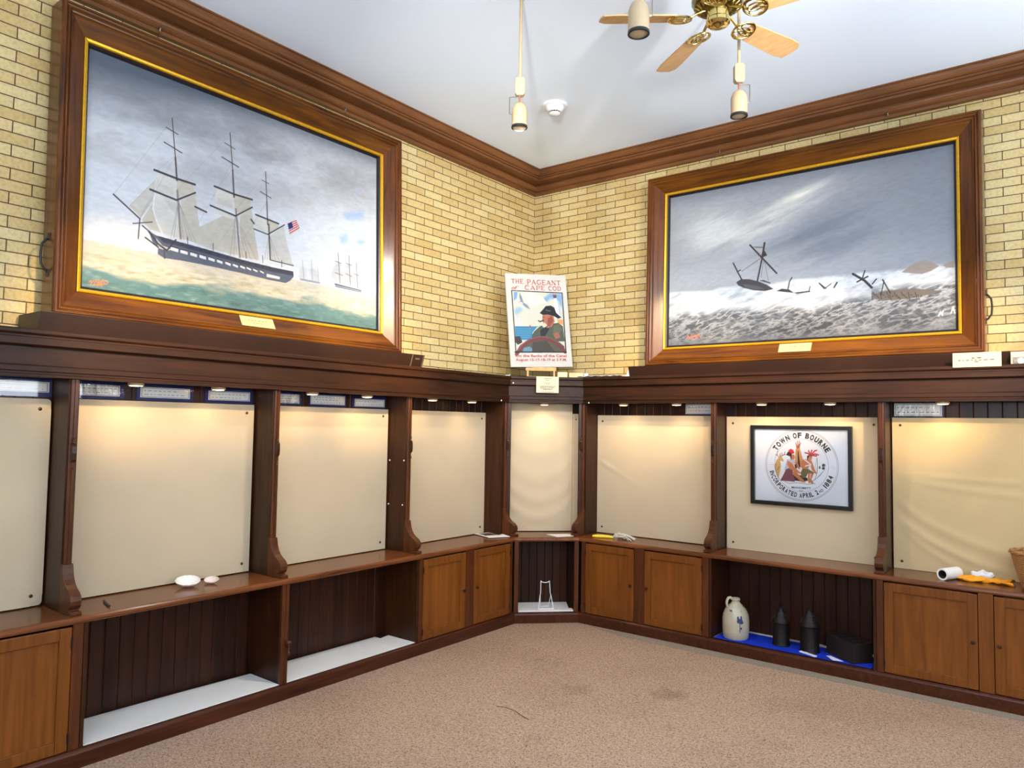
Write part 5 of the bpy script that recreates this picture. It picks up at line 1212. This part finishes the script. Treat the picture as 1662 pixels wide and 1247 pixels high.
# ------------------------------------------------------------ small things on the worktop
ZT = .6836
def shell(x, y, r, label, az, mat):
    """fluted shell resting on its edge, its hollow turned up and towards the room"""
    mb = MB(); n, m_ = 12, 26; prof = [(r*math.sin(1.25*i/n), r*.8*(1-math.cos(1.25*i/n))) for i in range(n+1)]; rings = []
    T = Matrix.Rotation(az, 4, 'Z') @ Matrix.Rotation(R(20), 4, 'Y')
    for k, (q, z) in enumerate(prof+[(p[0]*.95, p[1]+.0022) for p in prof[::-1]]):
        kk = k if k <= n else 2*n+1-k
        rings.append([T @ Vector((q*(1+.03*math.cos(11*b)*kk/n)*math.cos(b)*.92, q*(1+.03*math.cos(11*b)*kk/n)*math.sin(b)*1.15, z)) for b in [2*math.pi*j/m_ for j in range(m_)]])
    zm = min(p.z for q in rings for p in q); mb.loft([[(p.x+x, p.y+y, p.z-zm+ZT+.0004) for p in q] for q in rings])
    return tag(mb.build('seashell', mat, None, (x, y, ZT), smooth=True), label, 'seashell', 'seashells on the worktop')
shell(.225, -3.475, .060, 'larger white bowl-shaped seashell on the left worktop', R(-20), flat('shell_white', (236, 230, 218), .35, noise=.12, nscale=90))
shell(.25, -3.345, .038, 'smaller pinkish seashell beside the larger one', R(-50), flat('shell_pink', (226, 204, 188), .35, noise=.15, nscale=90))
mb = MB(); mb.tube([(.255, -3.925, ZT+.006), (.385, -3.955, ZT+.006)], .0058, 6); tag(mb.build('pencil', BLACK, None, (.32, -3.94, ZT)), 'short black pencil lying on the left worktop near an upright', 'pencil')
# magazine
t = thing('magazine', 'white magazine with a dark cover picture on the worktop left of the corner', 'magazine', (.26, -.86, ZT))
mg = [(.12, -.94), (.34, -1.02), (.43, -.86), (.20, -.745)]
slab_ = lambda pts, h0, h1: MB().loft([[(x, y, h) for x, y in pts] for h in (h0, h1)])
slab_([(.10, -.90), (.31, -.985), (.39, -.84), (.18, -.74)], ZT+.0005, ZT+.005).build('back_pages', INKG, t)
slab_(mg, ZT+.005, ZT+.009).build('cover', PAPER, t)
def bil(p, u, v): a = Vector(p[0]).lerp(Vector(p[1]), u); b = Vector(p[3]).lerp(Vector(p[2]), u); return a.lerp(b, v)
mb = MB(); mb.quad(*[(*bil(mg, u, v), ZT+.0095) for u, v in ((.12, .1), (.62, .1), (.62, .62), (.12, .62))]); flatb(mb, 'cover_picture', flat('cover_photo', (92, 64, 66), .4, noise=.6, nscale=45), t)
mb = MB(); mb.quad(*[(*bil(mg, u, v), ZT+.0095) for u, v in ((.12, .66), (.62, .66), (.62, .86), (.12, .86))]); flatb(mb, 'cover_panel', flat('cover_dark', (50, 44, 56), .4), t)
slab('paper_sheet', [(.555, -.52), (.70, -.575), (.775, -.42), (.70, -.34)], ZT+.0004, ZT+.003, PAPER, 'folded white paper lying on the corner worktop', 'paper')
# duster
t = thing('duster', 'duster with yellow handle and limp grey-white strings on the right worktop', 'duster', (.98, -.33, ZT))
YEL = flat('yellow_plastic', (240, 205, 40), .4)
MB().tube([(.925, -.395, ZT+.012), (.945, -.385, ZT+.014), (.99, -.362, ZT+.014), (1.045, -.335, ZT+.012), (1.08, -.318, ZT+.010)], [.008, .0125, .0135, .011, .007], 12).build('handle', YEL, t, smooth=True)
rr = random.Random(8); STR = flat('duster_string', (214, 204, 186), .9, noise=.3, nscale=60)
mb = MB()
for i in range(34):
    an = R(rr.uniform(-20, 85)); L = rr.uniform(.10, .21); p = [Vector((1.075, -.322, ZT+.014))]; q = Vector((math.cos(an), math.sin(an)*.62, 0))
    for k in range(1, 6):
        f_ = k/5; z = ZT+.006+.04*math.sin(f_*math.pi)*rr.uniform(.3, 1); v_ = p[0]+q*L*f_+Vector((rr.uniform(-.01, .01), rr.uniform(-.01, .01), 0)); v_.z = z; v_.y = min(v_.y, -.135); p.append(v_)
    mb.tube(p, .0042, 5)
mb.build('strings', STR, t, smooth=True)
# lint roller
t = thing('paper_roll', 'white cardboard-cored roll lying on the right worktop', 'roll', (3.455, -.30, ZT)); ax_ = Vector((.42, .90, 0)).normalized(); p0 = Vector((3.425, -.375, ZT+.0365))
def tubey(r0_, r1_, L, n=30):
    mb = MB(); sx = Vector((ax_.y, -ax_.x, 0)); rg = lambda r, l: [tuple(p0+ax_*l+sx*(r*math.cos(2*math.pi*k/n))+Vector((0, 0, r*math.sin(2*math.pi*k/n)))) for k in range(n)]
    mb.loft([rg(r0_, 0), rg(r1_, 0), rg(r1_, L), rg(r0_, L), rg(r0_, 0)], True, False); return mb
tubey(.026, .036, .15).build('paper', PAPER, t, smooth=True); tubey(.023, .0258, .149).build('core', flat('dark_core', (46, 38, 34), .8), t, smooth=True)
# orange cloth: folded strip
mb = MB(); rings = []; n = 40
for i in range(n+1):
    f_ = i/n; x = 3.50+.275*f_; wd = .038+.014*math.sin(f_*9)+(.012 if f_ > .7 else 0); yc = -.262-.012*math.sin(f_*6); ring = []
    for k in range(12):
        a = 2*math.pi*k/12; ring.append((x+.012*math.sin(a*2+f_*20), yc+wd*math.cos(a), ZT+.014+.013*math.sin(a)*(1+.5*math.sin(f_*26+k))+.004*math.sin(17*f_+2*k)))
    rings.append(ring)
mb.loft(rings); mb.v = [(x, y, max(z, ZT+.0008)) for x, y, z in mb.v]
tag(mb.build('cloth', flat('orange_cloth', (245, 158, 20), .8, noise=.12, nscale=40), None, (3.63, -.26, ZT), smooth=True), 'bright orange folded cloth on the right worktop', 'cloth')
mb = MB(); mb.sphere((3.615, -.165, ZT+.024), .062, (1, .62, .42), 22); rr = random.Random(5)
mb.v = [(x+rr.uniform(-.004, .004), y+rr.uniform(-.004, .004), max(ZT+.0008, z+.006*math.sin(x*110)+.005*math.sin(y*140+x*60))) for x, y, z in mb.v]
tag(mb.build('tissue', flat('tissue_white', (228, 228, 232), .7, spec=.4), None, (3.615, -.165, ZT), smooth=True), 'crumpled white plastic wrap behind the orange cloth', 'wrap')
# basket
t = thing('wicker_basket', 'round woven wicker basket cut by the right picture edge', 'basket', (3.935, -.302, ZT)); prof = []
mb = MB(); BK_ = flat('wicker', (176, 126, 74), .7, noise=.4, nscale=90, bump=.5); cx, cy = 3.935, -.302
for k in range(17):
    z = ZT+.012+k*.0122; r = .105+.055*(k/16)**.8; n = 48
    mb.tube([(cx+(r+.0035*math.sin(24*2*math.pi*i/n+k*math.pi))*math.cos(2*math.pi*i/n), cy+(r+.0035*math.sin(24*2*math.pi*i/n+k*math.pi))*math.sin(2*math.pi*i/n), z) for i in range(n+1)], .0072, 6)
mb.build('weave', BK_, t, smooth=True)
MB().lathe([(.001, .002), (.106, .002), (.108, .016), (.001, .012)], (cx, cy, ZT), 36).build('bottom', BK_, t)
mb = MB(); n = 60
for ph in (0, 1): mb.tube([(cx+(.162+.006*math.cos(ph*math.pi+i*.9))*math.cos(2*math.pi*i/n), cy+(.162+.006*math.cos(ph*math.pi+i*.9))*math.sin(2*math.pi*i/n), ZT+.212+.006*math.sin(ph*math.pi+i*.9)) for i in range(n+1)], .008, 6)
mb.build('rim', BK_, t, smooth=True)

# ------------------------------------------------------------ in the lower cabinets
t = thing('stoneware_jug', 'grey stoneware jug with blue painted flower standing on blue cloth', 'jug', (2.115, -.355, .0905)); jc = (2.115, -.355, .0908)
STONE = flat('salt_glaze', (184, 174, 150), .3, noise=.12, nscale=14, coat=.3)
MB().lathe([(.001, 0), (.082, 0), (.088, .008), (.093, .06), (.094, .13), (.088, .17), (.072, .205), (.05, .232), (.034, .246), (.027, .256), (.027, .262), (.031, .268), (.031, .278), (.026, .283), (.018, .283), (.017, .262), (.001, .26)], jc, 40, caps=False).build('body', STONE, t, smooth=True)
hd = Vector((-math.cos(YAW), -math.sin(YAW), 0))
MB().tube([tuple(Vector(jc)+hd*a+Vector((0, 0, b))) for a, b in ((.024, .272), (.038, .284), (.052, .282), (.062, .266), (.066, .245), (.062, .222), (.056, .218))], [.009, .011, .011, .010, .009, .009, .008], 10).build('handle', STONE, t, smooth=True)
def jr(z):
    P_ = [(.088, .008), (.093, .06), (.094, .13), (.088, .17), (.072, .205), (.05, .232)]
    for (r_, a), (r2, b) in zip(P_, P_[1:]):
        if a <= z <= b: return r_+(r2-r_)*(z-a)/(b-a)
    return .05
fa = math.atan2(-5.636+.355, 4.155-2.115)
def GJ(x, z): r_ = jr(z)+.0012; an = fa+.30+x*1.5/r_; return (jc[0]+r_*math.cos(an), jc[1]+r_*math.sin(an), jc[2]+z)
mb = MB()
def ell(cx_, cz_, rx_, rz_): return [(cx_+rx_*math.cos(k*math.pi/5), cz_+rz_*math.sin(k*math.pi/5)) for k in range(10)]
for pts in (ell(0, .138, .015, .017), ell(-.008, .158, .005, .014), ell(.007, .160, .0045, .016), ell(.008, .128, .009, .010), [(-.0015, .06), (.0015, .06), (.0015, .122), (-.0015, .122)], ell(.006, .088, .004, .009)): mb.quad(*[GJ(*p) for p in pts])
mb.build('painted_flower', flat('cobalt_blue', (40, 52, 96), .35), t)
mb = MB(); dashes(mb, lambda x, y: GJ(-.045+.055*x, .196+.012*y), .0, 1, .5, .9, 3, .12); mb.build('stamped_mark', flat('cobalt_stamp', (70, 76, 104), .4), t)
TIN = flat('dark_tin', (26, 20, 17), .5, .5, noise=.4, nscale=50)
def lantern(x, y, s, label):
    t = thing('tin_lantern', label, 'lantern', (x, y, .0905), 'dark tin lanterns'); c = (x, y, .0907)
    mb = MB(); mb.lathe([(.001, 0), (.058, 0), (.061, .004), (.058, .008), (.056, .012), (.056, .15), (.060, .154), (.060, .160), (.001, .16)], c, 32); mb.v = [(x+(a-x)*s, y+(b-y)*s, .0907+(z-.0907)*s) for a, b, z in mb.v]; mb.build('body', TIN, t, smooth=True)
    mb = MB(); mb.lathe([(.060, .160), (.040, .195), (.022, .235), (.012, .25), (.001, .252)], c, 32); mb.v = [(x+(a-x)*s, y+(b-y)*s, .0907+(z-.0907)*s) for a, b, z in mb.v]; mb.build('cone_top', TIN, t, smooth=True)
    rg = [(x+.018*s*math.cos(q*math.pi/8)*math.cos(YAW), y+.018*s*math.cos(q*math.pi/8)*math.sin(YAW), .0907+s*(.268+.018*math.sin(q*math.pi/8))) for q in range(17)]; MB().tube(rg, .003, 6).build('ring_handle', TIN, t, smooth=True)
    mb = MB(); fa = math.atan2(-5.636-y, 4.155-x); G = lambda a, z: (x+.0575*s*math.cos(fa+a), y+.0575*s*math.sin(fa+a), .0907+z*s)
    for a0_, a1_, z0, z1 in ((-.5, -.44, .03, .13), (.44, .5, .03, .13), (-.5, .5, .124, .13), (-.5, .5, .03, .036)): mb.quad(G(a0_, z0), G((a0_+a1_)/2, z0), G(a1_, z0), G(a1_, z1), G((a0_+a1_)/2, z1), G(a0_, z1))
    mb.build('door_outline', IRON, t)
    mb = MB(); rr = random.Random(7)
    for k in range(24):
        an = k*math.pi*2/24
        for q in (.175, .19, .205, .22):
            r_ = (.060-(q-.16)*.54)*s+.0008; z = .0907+q*s; mb.sphere((x+r_*math.cos(an+q*9), y+r_*math.sin(an+q*9), z), .0022, n=5)
    mb.build('pierced_studs', flat('tin_studs', (92, 80, 66), .5, .5), t)
lantern(2.425, -.315, 1.0, 'dark pierced tin lantern next to the stoneware jug'); lantern(2.625, -.34, 1.1, 'dark pierced tin lantern between the other lantern and the wooden box')
t = thing('wooden_box', 'dark wooden box with four top compartments at the right end of the blue cloth', 'box', (2.87, -.29, .0905)); bx0 = Vector((2.865, -.30, .0907)); ang = R(-38); BXW = flat('old_dark_box', (30, 18, 13), .6, noise=.3, nscale=30)
def FB(a, d, h): return (bx0.x+a*math.cos(ang)-d*math.sin(ang), bx0.y+a*math.sin(ang)+d*math.cos(ang), bx0.z+h)
mb = MB(); Lb, Wb, Hb = .13, .075, .125
mb.box(FB, -Lb, Lb, -Wb, -Wb+.01, .01, Hb); mb.box(FB, -Lb, Lb, Wb-.01, Wb, .01, Hb); mb.box(FB, -Lb, -Lb+.01, -Wb+.01, Wb-.01, .01, Hb); mb.box(FB, Lb-.01, Lb, -Wb+.01, Wb-.01, .01, Hb); mb.build('sides', BXW, t, bevel=.001)
MB().box(FB, -Lb-.008, Lb+.008, -Wb-.008, Wb+.008, 0, .01).build('bottom', BXW, t, bevel=.001)
for k in (-.5, 0, .5):
    MB().box(FB, k*Lb-.006, k*Lb+.006, -Wb+.01, Wb-.01, .012, Hb).build('divider', BXW, t)
mb = MB(); mb.tube([FB(-Lb-.002, -.03, .07), FB(-Lb-.014, -.022, .062), FB(-Lb-.014, .022, .062), FB(-Lb-.002, .03, .07)], .003, 6); mb.build('ring_pull', STEEL, t, smooth=True)
slab('note_card', [(2.575, -.405), (2.69, -.455), (2.70, -.438), (2.585, -.388)], .0908, .0985, PAPER, 'white note card in front of the second tin lantern', 'card')
slab('note_card', [(2.74, -.375), (2.765, -.36), (2.86, -.43), (2.80, -.445)], .0908, .0935, PAPER, 'white note card partly under the dark wooden box', 'card')
THREAD = [(1.474, -2.297, .003), (1.50, -2.28, .003), (1.528, -2.275, .004), (1.57, -2.283, .006), (1.609, -2.289, .004), (1.66, -2.31, .003), (1.723, -2.328, .003)]
mb = MB(); mb.tube(THREAD, .0016, 5); tag(mb.build('thread', flat('dark_thread', (84, 66, 54), .9), None, (THREAD[0][0], THREAD[0][1], .001)), 'thin dark thread curling on the carpet in front of the corner', 'thread')
# wire stand
t = thing('wire_stand', 'white wire display stand in the open corner cabinet', 'display stand', FD(0, 1.19, .0962))
WW = PLAST; Fw = lambda a, K, h: FD(a+.006, K, .0995+h)
MB().tube([Fw(-.062, 1.24, 0), Fw(.062, 1.235, 0)], .0033, 8).build('front_bar', WW, t, smooth=True)
for k in (-1, 1):
    MB().tube([Fw(k*.062, 1.24, 0), Fw(k*.046, 1.20, .10), Fw(k*.040, 1.19, .118), Fw(k*.036, 1.165, .215)], .0033, 8).build('side_wire', WW, t, smooth=True)
    MB().tube([Fw(k*.044, 1.20, .105), Fw(k*.034, 1.12, .0)], .0033, 8).build('back_leg', WW, t, smooth=True)
MB().tube([Fw(-.036, 1.165, .215), Fw(-.026, 1.165, .205), Fw(0, 1.165, .200), Fw(.026, 1.165, .205), Fw(.036, 1.165, .215)], .0033, 8).build('top_bar', WW, t, smooth=True)
MB().tube([Fw(-.034, 1.12, 0), Fw(-.02, 1.13, .002), Fw(0, 1.14, .004), Fw(.02, 1.13, .002), Fw(.034, 1.12, 0)], .0033, 8).build('rear_bar', WW, t, smooth=True)

for o in bpy.data.objects:
    if '_b' in o: del o['_b']
